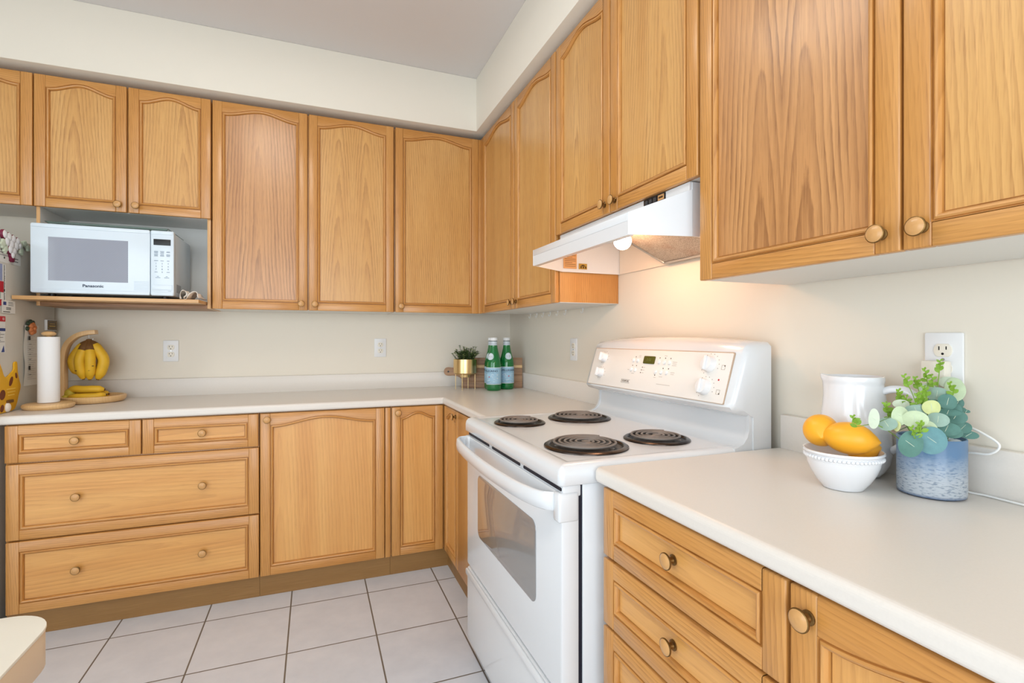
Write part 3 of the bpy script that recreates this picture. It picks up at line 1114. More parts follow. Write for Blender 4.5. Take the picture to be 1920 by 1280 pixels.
# rolled lower lip and the pressed line along the front
m.box((HFL + .001, HF - .0008, HB - .0016), (HFR - .001, HF + .020, HB + .0014), WHITE)
m.box((HFL + .0005, HF - .0012, HB + .038), (HFR - .0005, HF + .001, HT), WHITE, .0008)
m.build('canopy', hd)
m = MB()
m.box((.590, HY - .0105, .1335), (.694, HY - .0075, .1555), BLACK, .0005)
for a in (.598, .618, .638):
    m.box((a, HY - .0125, .138), (a + .014, HY - .010, .151), DGREY, .001)
m.box((.662, HY - .0118, .1365), (.689, HY - .010, .1525), STICK)
m.box((.666, HY - .0124, .142), (.685, HY - .0115, .1475), DBRN)
m.build('switch_panel', hd)
# inside: stickers on the far cheek, grease filter, bulb
m = MB()
m.box((HL + .0032, -.285, .020), (HL + .0040, -.222, .098), STICK)
for i in range(9):
    m.box((HL + .0040, -.279, .090 - i * .0075), (HL + .0045, -.279 + (.052 if i % 3 else .036), .0915 - i * .0075), DBRN)
m.build('instruction_sticker', hd)
m = MB()
m.box((HL + .0032, -.212, .020), (HL + .0040, -.172, .044), GILT)
for i in range(3):
    m.box((HL + .0040, -.204 + i * .011, .024), (HL + .0045, -.198 + i * .011, .032), DBRN)
m.prism([(-.206, .033), (-.178, .033), (-.192, .040)], HL + .0040, HL + .0045, DBRN, axis='x')
m.build('rating_sticker', hd)
m = MB()
FM = Matrix.Translation((.350, -.036, .010)) @ Matrix.Rotation(R(-24), 4, 'X')
FWD, FLN = .40, .262
uvf = [[(0, 0), (FWD, 0), (FWD, FLN), (0, FLN)]]
m.add([(0, 0, 0), (FWD, 0, 0), (FWD, -FLN, 0), (0, -FLN, 0)], [[3, 2, 1, 0]], FILTER, [uvf[0][::-1]], False, FM)
m.add([(0, 0, .008), (FWD, 0, .008), (FWD, -FLN, .008), (0, -FLN, .008)], [[0, 1, 2, 3]], FILTER, uvf, False, FM)
for a, b in (((-.006, -FLN - .006, -.003), (.006, .006, .010)), ((FWD - .006, -FLN - .006, -.003), (FWD + .006, .006, .010)), ((0, -.004, -.003), (FWD, .006, .010)), ((0, -FLN - .006, -.003), (FWD, -FLN + .004, .010))):
    m.box(a, b, STEEL, .001, M=FM)
m.build('grease_filter', hd)
m = MB()
BM_ = Matrix.Translation((.446, -.282, .057)) @ Matrix.Rotation(R(12), 4, 'X')
m.lathe([(.013, .045), (.0138, .05), (.0138, .064), (1e-5, .065)], STEEL, 20, BM_)
m.build('lamp_socket', hd)
m = MB()
m.lathe([(1e-5, -.030)] + [(.030 * math.sin(a), -.030 * math.cos(a)) for a in [PI * i / 14 for i in range(1, 11)]] + [(.0175, .030), (.0135, .040), (.0128, .05)], BULB, 24, BM_)
m.build('light_bulb', hd)

# ------------------------------------------------------------------ ceiling lamp over the kitchen floor (just above the picture's top edge)
cl = empty('ceiling_light', (-1.58, -1.88, HC), R(90))
tag(cl, 'white rectangular ceiling lamp with a glowing diffuser', 'lamp')
m = MB()
for a, b in (((-.62, -.2, -.05), (-.60, .2, -.001)), ((.60, -.2, -.05), (.62, .2, -.001)), ((-.60, -.2, -.05), (.60, -.18, -.001)), ((-.60, .18, -.05), (.60, .2, -.001))):
    m.box(a, b, WPLAST, .002)
m.build('frame', cl)
m = MB(); m.box((-.60, -.18, -.046), (.60, .18, -.040), LAMPM); m.build('diffuser', cl)

# ------------------------------------------------------------------ wall outlets


def outlet(loc, rz, label):
    e = empty('wall_outlet', loc, rz)
    tag(e, label, 'outlet', 'duplex wall outlets')
    m = MB()
    m.prism(rrect(-.036, -.0575, .036, .0575, .004), -.006, -.0006, WPLAST, bev=.002)
    m.lathe([(.003, 0), (.003, .0012), (1e-5, .0014)], STEEL, 12, Matrix.Translation((0, -.006, 0)) @ FRONT)
    m.build('cover_plate', e)
    for z in (.0195, -.0195):
        m = MB()
        p = []
        for i in range(32):
            a = 2 * PI * i / 32
            p.append((.0172 * math.cos(a), z + max(-.0138, min(.0138, .0172 * math.sin(a)))))
        m.prism(p, -.0085, -.004, IVORY, bev=.0006)
        m.box((-.0078, -.0088, z + .0005), (-.0056, -.0083, z + .0085), BLACK)
        m.box((.0056, -.0088, z + .0015), (.0078, -.0083, z + .0085), BLACK)
        m.lathe([(.0026, 0), (.0026, .0004), (1e-5, .0004)], BLACK, 12, Matrix.Translation((0, -.0084, z - .0075)) @ FRONT)
        m.build('receptacle', e)
    return e


outlet((-1.990, 0, 1.157), BACK, 'white duplex outlet on the back wall under the microwave cabinet, right of the bananas')
outlet((-.8735, 0, 1.167), BACK, 'white duplex outlet on the back wall left of the gold plant pot')
outlet((0, -.930, 1.168), RIGHT, 'white duplex outlet on the side wall between the bottles and the range')
outlet((0, -2.589, 1.180), RIGHT, 'white duplex outlet above the vase with an adapter plugged in below')
ad = empty('plug_adapter', (0, -2.589, 1.180), RIGHT)
tag(ad, 'ivory plug-in adapter in the lower socket of the outlet behind the greenery', 'adapter')
m = MB()
m.prism(rrect(-.028, -.058, .017, -.003, .004), -.034, -.0092, IVORY, bev=.003)
m.build('housing', ad)
m = MB()
m.tube(catmull([(.0, -.030, -.058), (.012, -.030, -.088), (.040, -.034, -.124), (.080, -.036, -.140), (.108, -.034, -.160), (.094, -.036, -.180), (.055, -.034, -.186), (.030, -.034, -.205), (.035, -.038, -.240), (.052, -.030, -.2636), (.085, -.026, -.2650), (.14, -.03, -.2650), (.20, -.026, -.2650), (.28, -.028, -.2650), (.40, -.024, -.2650)], 8), .0022, CORDM, 8)
m.build('cord', ad)

# ------------------------------------------------------------------ microwave
MX0, MX1, MZ0, MZ1, MFY, MBY = -2.4085, -1.8775, 1.4265, 1.7295, -.455, -.095
mw = empty('microwave', (MX0, 0, 1.4112))
tag(mw, 'white countertop microwave oven on the shelf under the wall cabinet', 'microwave')
W_ = MX1 - MX0
zb, zt = MZ0 - 1.4112, MZ1 - 1.4112
m = MB()
m.box((.006, MFY + .035, zb), (W_ - .004, MBY, zt - .004), MWW, .004)
for x in (.05, W_ - .05):
    for y in (MFY + .07, MBY - .05):
        m.lathe([(.012, .0002), (.014, .008), (.014, zb + .002)], BLACK, 16, Matrix.Translation((x, y, 0)))
for i in range(9):
    m.box((W_ - .0045, MFY + .07 + i * .010, zb + .02), (W_ - .0035, MFY + .074 + i * .010, zb + .06), GREYT)
m.build('body', mw)
xd = .438
m = MB()
m.prism(rrect(0, zb - .001, xd - .0012, zt, .008), MFY, MFY + .036, MWW, bev=.003)
m.box((.004, MFY - .002, zt - .017), (xd - .003, MFY + .002, zt - .002), MWW, .0015)
m.box((.004, MFY - .002, zb + .001), (xd - .003, MFY + .002, zb + .016), MWW, .0015)
for i in range(6):
    m.box((.375, MFY - .0016, zb + .022 + i * .0075), (xd - .006, MFY + .001, zb + .026 + i * .0075), MWW)
add_text(m, 'Panasonic', .0175, .222, MFY - .0006, zb + .034, LNAVY, None, 1.12, .025)
dr = m.build('door', mw)
m = MB()
q = (.062, .352, zb + .058, zt - .066)
q = (.062, .352, zb + .054, zt - .058)
m.face([(q[0], MFY - .0008, q[2]), (q[1], MFY - .0008, q[2]), (q[1], MFY - .0008, q[3]), (q[0], MFY - .0008, q[3])], MESHW, [(q[0], q[2]), (q[1], q[2]), (q[1], q[3]), (q[0], q[3])])
m.box((q[0], MFY - .0006, q[2]), (q[1], MFY + .003, q[3]), DGREY)
m.build('window', dr)
m = MB()
m.prism(rrect(xd + .0012, zb - .001, W_, zt, .006), MFY, MFY + .036, MWW, bev=.003)
m.box((xd + .004, MFY - .002, zt - .017), (W_ - .003, MFY + .002, zt - .002), MWW, .0015)
m.box((xd + .004, MFY - .002, zb + .001), (W_ - .003, MFY + .002, zb + .016), MWW, .0015)
cx = (xd + W_) / 2
add_text(m, 'o-o-o', .005, cx + .03, MFY - .0006, zb + .021, GREYT)
for r_, zz in enumerate((.205, .191)):
    for c_ in (-1, 0, 1):
        for k in range(3 - (c_ == 1 and r_ == 0)):
            wd_ = (.016, .013, .015)[(k + c_ + r_) % 3]
            m.box((cx + c_ * .024 - wd_ / 2, MFY - .0007, zb + zz - k * .004), (cx + c_ * .024 + wd_ / 2, MFY, zb + zz + .0016 - k * .004), BLUEG)
for c_, wd_ in ((-1, .016), (0, .013), (1, .010)):
    m.box((cx + c_ * .024 - wd_ / 2, MFY - .0007, zb + .161), (cx + c_ * .024 + wd_ / 2, MFY, zb + .1628), BLUEG)
for i, ch in enumerate('1234567890'):
    r_, c_ = divmod(i, 3)
    if ch == '0': c_ = 1
    add_text(m, ch, .009, cx + (c_ - 1) * .024, MFY - .0007, zb + .149 - r_ * .0135, BLUEG)
for c_ in (-1, 1):
    m.box((cx + c_ * .024 - .006, MFY - .0007, zb + .108), (cx + c_ * .024 + .006, MFY, zb + .1097), BLUEG)
for c_ in (-.7, .75):
    for k in (0, 1):
        w_ = .008 + .012 * k
        m.box((cx + c_ * .024 - w_ / 2, MFY - .0007, zb + .088 - k * .006), (cx + c_ * .024 + w_ / 2, MFY, zb + .0897 - k * .006), BLUEG)
cp = m.build('control_panel', mw)
m = MB(); m.box((cx - .034, MFY - .0012, zt - .068), (cx + .034, MFY + .001, zt - .040), BLACK, .0004); m.build('display', cp)
m = MB(); m.prism(rrect(cx - .040, zb + .026, cx + .040, zb + .050, .002), MFY - .0022, MFY, MWW, bev=.0008); m.build('open_button', cp)

gt = MB()
gp = []
gz = MZ1 - .004 + .0004
gt.box((-2.353, -.400, gz), (-1.927, -.140, gz + .004), TRAYG, .001)
gt.add([(-2.353, -.400, gz + .004), (-1.927, -.400, gz + .004), (-1.927, -.14, gz + .004), (-2.353, -.14, gz + .004),
        (-2.375, -.420, gz + .020), (-1.905, -.420, gz + .020), (-1.905, -.12, gz + .020), (-2.375, -.12, gz + .020),
        (-2.371, -.416, gz + .022), (-1.909, -.416, gz + .022), (-1.909, -.124, gz + .022), (-2.371, -.124, gz + .022),
        (-2.349, -.396, gz + .0075), (-1.931, -.396, gz + .0075), (-1.931, -.144, gz + .0075), (-2.349, -.144, gz + .0075)],
       [[0, 1, 5, 4], [1, 2, 6, 5], [2, 3, 7, 6], [3, 0, 4, 7], [4, 5, 9, 8], [5, 6, 10, 9], [6, 7, 11, 10], [7, 4, 8, 11], [8, 9, 13, 12], [9, 10, 14, 13], [10, 11, 15, 14], [11, 8, 12, 15], [12, 13, 14, 15]], TRAYG, None, False)
tag(gt.build('glass_tray'), 'clear greenish glass tray lying on top of the microwave', 'tray')

# crumpled dish cloth beside the microwave
m = MB()
fold = [(-1.862, .002), (-1.866, .018), (-1.862, .034), (-1.850, .043), (-1.838, .041), (-1.833, .030), (-1.837, .018), (-1.846, .012), (-1.848, .004), (-1.842, .0015), (-1.832, .004), (-1.824, .016), (-1.818, .030), (-1.806, .040), (-1.794, .032), (-1.789, .018), (-1.782, .009), (-1.774, .014)]
fc = catmull([(x, 0, z) for x, z in fold], 5)
ny = 12
vs, fs = [], []
for j in range(ny + 1):
    y = -.415 + .135 * j / ny
    for i, p in enumerate(fc):
        k = 1 - .35 * (j / ny) * math.sin(i * .13) ** 2
        vs.append((min(p.x + .004 * math.sin(j * .9 + i * .2), -1.7735) if True else p.x, y + .006 * math.sin(i * .31), 1.4120 + .002 + p.z * k))
nf = len(fc)
for j in range(ny):
    for i in range(nf - 1):
        fs.append([j * nf + i, j * nf + i + 1, (j + 1) * nf + i + 1, (j + 1) * nf + i])
m.add(vs, fs, CLOTHW)
dc = m.build('dish_cloth')
md = dc.modifiers.new('thick', 'SOLIDIFY'); md.thickness = .0022; md.offset = 0
tag(dc, 'folded cream dish cloth on the shelf right of the microwave', 'cloth')

# ------------------------------------------------------------------ fridge seen from its side, with magnets and papers
FX, FT = -2.4755, 1.660
fr = empty('refrigerator', (-2.86, -.42, 0))
tag(fr, 'beige refrigerator at the left edge, its side covered in magnets and papers', 'refrigerator')
def fl(p): return (p[0] + 2.86, p[1] + .42, p[2])
m = MB()
m.box(fl((-3.22, -.66, .03)), fl((FX, -.052, FT)), FRIDGEW, .006)
for x in (-3.16, -2.54):
    for y in (-.6, -.12):
        m.box(fl((x - .03, y - .03, 0)), fl((x + .03, y + .03, .032)), DGREY)
m.build('body', fr)
m = MB(); m.box(fl((-3.22, -.735, .08)), fl((FX, -.664, 1.14)), FRIDGEW, .012); d_ = m.build('door', fr)
m = MB(); m.box(fl((-2.56, -.775, .62)), fl((-2.53, -.755, 1.05)), WPLAST, .006); m.box(fl((-2.555, -.76, .63)), fl((-2.535, -.73, .66)), WPLAST); m.box(fl((-2.555, -.76, 1.01)), fl((-2.535, -.73, 1.04)), WPLAST); m.build('handle', d_)
m = MB(); m.box(fl((-3.22, -.735, 1.148)), fl((FX, -.664, FT)), FRIDGEW, .012); m.build('freezer_door', fr)

# everything on the fridge side lives in a frame whose local x runs towards the back wall (screen right), z up, -y out from the fridge
SIDE = R(90)


def on_side(name, y, z, label, cat, group=None):
    e = empty(name, (FX, y, z), SIDE)
    return tag(e, label, cat, group)


def sheet(name, y0, y1, z0, z1, label, cat, draw=None, curl=0.0, off=.0006, mat=PAPER):
    """paper held flat against the fridge; local x = towards the wall"""
    w, h = y1 - y0, z1 - z0
    m = MB()
    n = 10
    for i in range(n):
        for j in range(n):
            co = []
            for a, b in ((i, j), (i + 1, j), (i + 1, j + 1), (i, j + 1)):
                x, zz = w * a / n, h * b / n
                d = off + curl * (math.sin(PI * b / n * 1.6) ** 2) * (1 - .8 * a / n)
                co.append((x, -d, zz))
            m.face(co, mat, None, True)
    if draw:
        draw(m, w, h, off + curl + .0004)
    o = m.build(name, None, (FX, y0, z0), (0, 0, SIDE))
    return tag(o, label, cat)


def bars(m, x0, x1, z0, z1, n, d, mat, seed, hgt=.0022):
    rs = random.Random(seed)
    for i in range(n):
        z = z1 - (z1 - z0) * i / max(1, n - 1)
        e = x0 + (x1 - x0) * rs.uniform(.45, 1)
        m.box((x0, -d - .0002, z - hgt / 2), (e, -d, z + hgt / 2), mat)


def d1(m, w, h, d):
    bars(m, .02, w - .012, .03, h - .012, 6, d, GREYT, 1)
    m.box((w * .38, -d - .0003, .016), (w * .38 + .008, -d, .024), LEAFD)
    bars(m, w * .55, w - .02, .014, .026, 2, d, GREYT, 2, .004)


sheet('paper_note', -.585, -.372, 1.545, 1.640, 'printed white note under the grape magnet high on the fridge side', 'note', d1)


def d2(m, w, h, d):
    m.box((0, -d - .0002, h - .07), (w * .72, -d, h), plain('print_lilac', (150, 160, 196), .6))
    m.box((0, -d - .0002, h - .118), (w * .82, -d, h - .072), RED)
    m.box((0, -d - .0002, .03), (w * .6, -d, .058), plain('print_mint', (170, 190, 178), .6))
    m.box((0, -d - .0002, .0), (w * .7, -d, .026), RED)
    bars(m, w * .84, w * .94, .02, h - .004, 34, d, DGREY, 3, .0026)
    m.box((w * .84, -d - .0003, .060), (w * .92, -d, .070), BLACK)


sheet('fridge_flyer', -.585, -.4915, 1.362, 1.536, 'narrow printed flyer with red and blue blocks at the left picture edge', 'flyer', d2, off=.0016)


def d3(m, w, h, d):
    m.box((.012, -d - .0002, h - .020), (.034, -d, h - .006), BLUE)
    bars(m, .05, w - .01, h - .020, h - .007, 3, d, GREYT, 5)
    bars(m, .034, w - .03, .017, .023, 2, d, DGREY, 6, .003)
    bars(m, .012, w - .01, .006, .006, 1, d, DGREY, 7, .003)


sheet('business_card', -.525, -.421, 1.332, 1.386, 'white business card with a blue logo on the fridge side', 'card', d3, off=.0026)


def d4(m, w, h, d):
    m.box((0, -d - .0002, h - .022), (w, -d, h), RED)
    add_text(m, 'LS', .014, w - .014, -d - .0004, h - .011, PAPER)
    m.box((0, -d - .0002, h - .062), (w, -d, h - .050), BLUE)
    bars(m, .01, w - .006, .045, h - .07, 7, d, GREYT, 8)
    m.prism([(w - .03, .002), (w - .006, .002), (w - .012, .03)], -d - .0003, -d, BLUE)


sheet('magnet_list', -.575, -.494, 1.166, 1.318, 'white list with red and navy headers low on the fridge side, by the picture edge', 'list', d4, off=.001)


def d5(m, w, h, d):
    for z, k in ((.18, 0), (.045, 1)):
        m.box((.030, -d - .0003, h * .5 + (z - .11) * 1.0), (.046, -d, h * .5 + (z - .11) + .018), BLACK)
    bars(m, .022, w - .030, .03, h - .03, 24, d, PRINTL, 10, .0014)
    bars(m, .034, w - .080, .05, h - .04, 9, d, GREYT, 11, .003)


sheet('printed_sheet', -.352, -.215, 1.010, 1.285, 'long printed sheet hanging on the fridge side behind the paper towel', 'sheet', d5, curl=.006, off=.001)

# grape cluster magnet with leaves
g = on_side('grape_magnet', -.44, 1.622, 'grape-cluster magnet with maroon outlines and pale leaves', 'magnet')
m = MB()
for x, z, r_ in ((-.078, .040, .019), (-.045, .034, .020), (-.012, .030, .019), (.022, .026, .018), (-.060, .012, .021), (-.026, .004, .022), (.010, .004, .021), (.036, .010, .017), (-.036, -.018, .019), (-.006, -.020, .018), (-.018, -.040, .015)):
    T = Matrix.Translation((x, -.004, z)) @ FRONT
    m.lathe([(r_, -.003), (r_ * 1.02, .004), (r_ * .92, .0075), (r_ * .80, .009), (r_ * .5, .0115), (1e-5, .0125)], CERAM, 20, T, [MAROON, MAROON, CERAM, CERAM, CERAM])
m.lathe([(.014, -.002), (.014, .006), (1e-5, .009)], MAROON, 16, Matrix.Translation((-.014, -.004, -.056)) @ FRONT)
m.build('grapes', g)
m = MB()
for x, z, a, s_ in ((-.085, .0, 40, .036), (-.070, -.022, 60, .030), (.050, -.010, -60, .030), (.048, .016, 10, .028), (.080, .026, 5, .030), (.108, .012, -35, .028)):
    T = Matrix.Translation((x, -.0085, z)) @ Matrix.Rotation(R(-a), 4, 'Y') @ FRONT
    p = []
    for i in range(20):
        t_ = 2 * PI * i / 20
        rr_ = s_ * (.62 + .12 * math.cos(5 * t_))
        p.append((rr_ * math.cos(t_), rr_ * .72 * math.sin(t_)))
    m.prism(p, -.005, .004, LPA, axis='z', M=T, bev=.0015)
m.build('leaves', g)

g = on_side('flower_magnet', -.300, 1.276, 'small orange flower magnet pinning the printed sheet to the fridge', 'magnet')
m = MB()
for i in range(6):
    a = R(60 * i + 15)
    m.sphere((.0 + .017 * math.cos(a), -.012, .017 * math.sin(a) - .006), .0135, FLOWR, 6, None, (1, .7, 1))
m.sphere((0, -.018, -.006), .009, FLOWR, 6)
m.build('petals', g)
m = MB()
for x, z in ((-.026, .018), (-.006, .026), (-.034, -.006), (.014, .022)):
    m.sphere((x, -.008, z), .013, LEAFD, 6, None, (1.2, .5, .8))
m.build('leaves', g)
g = on_side('plaque_magnet', -.112, 1.2905, 'little dark brown plaque magnet with gilt lettering near the fridge back edge', 'magnet')
m = MB()
m.box((-.050, -.012, -.026), (.050, -.0006, .026), WPLAST, .002)
m.box((-.047, -.0128, -.0235), (.047, -.0118, .0235), DBRN)
for a, b, c, d_ in ((-.040, .016, .040, .0175), (-.040, -.0175, .040, -.016), (-.040, -.016, -.0385, .016), (.0385, -.016, .040, .016)):
    m.box((a, -.0134, b), (c, -.0126, d_), GILT)
for a, b, c, d_ in ((-.026, .004, .026, .009), (-.030, -.009, .030, -.001)):
    m.box((a, -.0134, b), (c, -.0126, d_), GILT)
m.build('plaque', g)

# yellow spotted animal-shaped cut-out standing on the counter against the fridge
gf = empty('animal_cutout', (FX, -.478, ZC), SIDE)
tag(gf, 'yellow brown-spotted animal-shaped cutout standing against the fridge at the left edge', 'ornament')
m = MB()
pol = [(-.16, .003), (.015, .003), (.055, .022), (.075, .065), (.092, .100), (.084, .125), (.070, .160), (.064, .205), (.054, .213), (.040, .206), (.038, .180), (.018, .166), (-.015, .150), (-.036, .156), (-.052, .185), (-.070, .215), (-.082, .245), (-.10, .235), (-.13, .24), (-.16, .23)]
pc = [(p.x, p.z) for p in catmull([(x, 0, z) for x, z in pol], 3)]
m.prism(pc, -.0075, -.0008, GIRY, bev=.002)
m.build('body', gf)
m = MB()
for x, z, a, b, rot_ in ((.012, .130, .011, .022, 30), (-.052, .078, .019, .022, 40), (.052, .152, .007, .013, -20), (-.055, .022, .012, .016, 30), (-.095, .14, .02, .024, 0)):
    T = Matrix.Translation((x, -.0076, z)) @ Matrix.Rotation(R(rot_), 4, 'Y') @ FRONT
    m.lathe([(1, 0), (1, .0012), (1e-5, .0014)], SPOT, 20, T @ Matrix.Diagonal((a, b, 1, 1)))
for i, w_ in enumerate((.066, .058, .046)):
    m.box((.0 - .02 + .006 * i, -.0085, .096 - i * .013), (-.02 + .006 * i + w_, -.0074, .0995 - i * .013), plain('toy_yellow_light', (246, 208, 96), .6) if 'toy_yellow_light' not in MATS else MATS['toy_yellow_light'])
m.build('markings', gf)
m = MB(); m.sphere((-.018, -.010, .022), .018, CLOTHW, 8, None, (1, .5, 1.1)); m.box((-.024, -.014, .040), (.022, -.007, .052), BROWN, .002); m.build('muzzle', gf)

# ------------------------------------------------------------------ paper towel, banana stand and bananas on the left counter
pt = empty('paper_towel_holder', (-2.3685, -.392, ZC))
tag(pt, 'white paper towel roll on a turned wooden holder, left end of the counter', 'paper towel')
m = MB()
m.lathe([(.082, .0005), (.086, .004), (.0905, .010), (.0915, .016), (.088, .022), (.078, .0255), (1e-5, .026)], BEECH, 48)
m.build('base', pt)
m = MB(); m.lathe([(.0105, .024), (.0105, .325), (1e-5, .325)], BEECH, 20); m.build('dowel', pt)
m = MB()
m.lathe([(1e-5, .323), (.012, .3235), (.022, .328), (.0265, .334), (.022, .340), (.012, .3445), (1e-5, .3455)], BEECH, 32)
m.build('finial', pt)
m = MB()
m.lathe([(.0195, .028), (.0375, .028), (.0385, .030), (.0385, .318), (.0375, .320), (.0195, .320), (.0185, .316), (.0185, .032), (.0195, .028)], PAPERW, 48)
m.build('paper_roll', pt)

bs = empty('banana_stand', (-2.276, -.178, ZC))
tag(bs, 'light wooden banana stand with an arched arm and round tray', 'banana stand')
m = MB()
m.lathe([(1e-5, .0005), (.112, .0005), (.122, .004), (.130, .016), (.1315, .030), (.128, .0335), (.119, .0335), (.116, .030), (.112, .016), (.10, .013), (1e-5, .013)], BEECH, 64)
m.build('tray', bs)
m = MB()
pth = catmull([(-.118, 0, .012), (-.118, 0, .10), (-.118, 0, .19), (-.114, 0, .245), (-.098, 0, .292), (-.066, 0, .325), (-.028, 0, .340), (.012, 0, .345)], 8)
top_, bot_ = [], []
for i, p in enumerate(pth):
    t_ = (pth[min(i + 1, len(pth) - 1)] - pth[max(i - 1, 0)]).normalized()
    n_ = Vector((-t_.z, 0, t_.x)) * .0105
    top_.append((p.x + n_.x, p.z + n_.z)); bot_.append((p.x - n_.x, p.z - n_.z))
m.prism(top_ + bot_[::-1], -.022, .022, BEECH, 'z', (.2, 3), bev=.0015)
m.build('arm', bs)
m = MB()
m.tube(catmull([(-.020, 0, .334), (-.020, 0, .318), (-.014, 0, .308), (-.006, 0, .306), (-.002, 0, .312)], 5), .0018, STEEL, 8)
m.build('hook', bs)


def banana(m, pts, r, neck=None, tipmat=BROWN, green=None, n=12):
    c = catmull(pts, 6)
    N = len(c) - 1
    rads = []
    for i in range(N + 1):
        t_ = i / N
        rads.append(r * min(1, (.42 + 2.6 * t_) if t_ < .22 else 1, .46 + 4.2 * (1 - t_)))
    k = int(N * neck) if neck else 0
    if k:
        m.tube(c[:k + 1], [q * 1.01 for q in rads[:k + 1]], BROWN, n)
        m.tube(c[k:], rads[k:], YELL, n)
    else:
        m.tube(c, rads, green or YELL, n)
    m.tube([c[-1], c[-1] + (c[-1] - c[-2]).normalized() * .005], r * .3, tipmat, 8)


bb = empty('banana_bunch', (-2.294, -.178, 1.2135))
tag(bb, 'bunch of ripe bananas hanging from the wooden stand', 'bananas')
m = MB()
m.lathe([(1e-5, .010), (.009, .008), (.014, .0), (.022, -.016), (.030, -.034), (.026, -.046), (1e-5, -.050)], BROWN, 14, None, None, 1.15, .8)
for i in range(16):
    a = rng.uniform(0, 2 * PI)
    m.tube([(.012 * math.cos(a), .010 * math.sin(a) - .002, .0), (.030 * math.cos(a), .026 * math.sin(a) - .004, -.032), (.036 * math.cos(a + .3), .03 * math.sin(a + .3) - .004, -.062)], [.005, .006, .002], BROWN, 6)
m.build('crown', bb)
for a, ro, L2, r_ in ((188, .058, .160, .0225), (238, .048, .184, .0215), (290, .046, .186, .0215), (350, .060, .188, .0235), (140, .05, .15, .018), (40, .05, .16, .018)):
    a = R(a)
    d = Vector((math.cos(a), math.sin(a) * .8, 0))
    m = MB()
    banana(m, [Vector((0, 0, -.004)) + d * .008, d * (ro * .50) + Vector((0, 0, -.034)), d * ro + Vector((0, 0, -.084)), d * (ro * .98) + Vector((0, 0, -.125)), d * (ro * .62) + Vector((0, 0, -L2))], r_, .36 if 200 < math.degrees(a) < 300 else .2)
    if 200 < math.degrees(a) < 300:
        for q in range(3):
            z = -.10 - .022 * q
            p = d * (ro + r_ * .99) + Vector((rng.uniform(-.008, .008), 0, z))
            m.sphere(p, .004, DBRN, 5, None, (1.6, .35, .5))
    m.build('banana', bb)

lb = empty('banana_bunch', (-2.296, -.178, ZC + .0136))
tag(lb, 'small hand of yellow bananas lying on the tray of the banana stand', 'bananas')
GRN = plain('banana_green', (196, 178, 60), .5, noise=.15, nscale=30)
m = MB(); m.sphere((-.072, -.010, .030), .0215, GRN, 8, None, (1, .9, 1.15)); m.sphere((-.083, -.026, .014), .0125, GRN, 8, None, (1.1, 1, 1)); m.build('crown', lb)
m = MB(); banana(m, [(-.080, 0, .036), (-.055, -.008, .052), (-.018, -.014, .050), (.026, -.016, .050), (.066, -.010, .046)], .0180); m.build('banana', lb)
m = MB(); banana(m, [(-.066, -.030, .016), (-.036, -.046, .0172), (.0, -.052, .0185), (.045, -.046, .0185), (.078, -.030, .023)], .0160, None, DBRN); m.build('banana', lb)
m = MB(); banana(m, [(-.072, .012, .020), (-.036, .036, .0195), (.0, .044, .0195), (.045, .040, .0195), (.07, .030, .020)], .0180); m.build('banana', lb)

# ------------------------------------------------------------------ the corner group: cutting board, gold pot, bottles
cb = empty('cutting_board', (-.497, -.124, ZC + .0008), rot=(R(-5), 0, R(-21.4)))
tag(cb, 'striped acacia cutting board standing in the corner behind the bottles', 'cutting board')
m = MB()
bl, brr, bh, th = .112, .497, .191, .018
for i, (a, b) in enumerate(((0, .040), (.0402, .082), (.0822, .126))):
    m.box((bl, 0, a), (brr, th, b), ACACIA, .0012, 'x', (.1 + .07 * i, 3.3 * i))
m.box((bl, 0, .1262), (brr, th, .1448), BEECH, .0012, 'x', (.2, 5))
m.box((bl, 0, .145), (brr, th, bh), ACACIA, .0012, 'x', (.25, 9))
m.build('board', cb)
m = MB()
hpoly = [(bl + .002, .058), (bl + .002, .148)] + [(p.x, p.z) for p in catmull([(.085, 0, .132), (.06, 0, .128), (.025, 0, .131), (.006, 0, .122), (.0, 0, .103), (.006, 0, .086), (.025, 0, .077), (.06, 0, .078), (.085, 0, .074)], 4)]
m.prism(hpoly, 0, th, ACACIA, 'x', (.3, 2), bev=.003)
m.lathe([(.006, 0), (.006, .0006), (1e-5, .0006)], BLACK, 16, Matrix.Translation((.028, -.0002, .103)) @ FRONT)
m.build('handle', cb)

gp = empty('plant_pot', (-.3925, -.252, ZC))
tag(gp, 'brushed gold pot on a thin four-legged wire stand', 'pot')
PR = .0725
m = MB()
m.lathe([(1e-5, .074), (.028, .074), (.031, .076), (.033, .096), (.0335, .0985), (PR - .004, .0985), (PR, .102), (PR, .186), (PR - .0015, .187), (PR - .003, .186), (PR - .003, .172), (1e-5, .172)], GOLD, 64)
m.build('bowl', gp)
m = MB()
for a in (57, 147, 237, 327):
    a = R(a)
    m.tube([(.062 * math.cos(a), .062 * math.sin(a), .0005), (.062 * math.cos(a), .062 * math.sin(a), .0975)], .0021, GOLD, 8)
m.tube([(.062 * math.cos(R(k * 10)), .062 * math.sin(R(k * 10)), .0955) for k in range(37)], .0021, GOLD, 8)
m.build('stand', gp)
sp_ = empty('succulent_plant', (-.3925, -.252, ZC + .1725))
tag(sp_, 'bushy dark green artificial plant growing in the gold pot', 'plant')
m = MB()
m.lathe([(1e-5, .0003), (PR - .004, .0003), (PR - .006, .009), (1e-5, .011)], SOIL, 32)
m.build('soil', sp_)
mf, ms = MB(), MB()


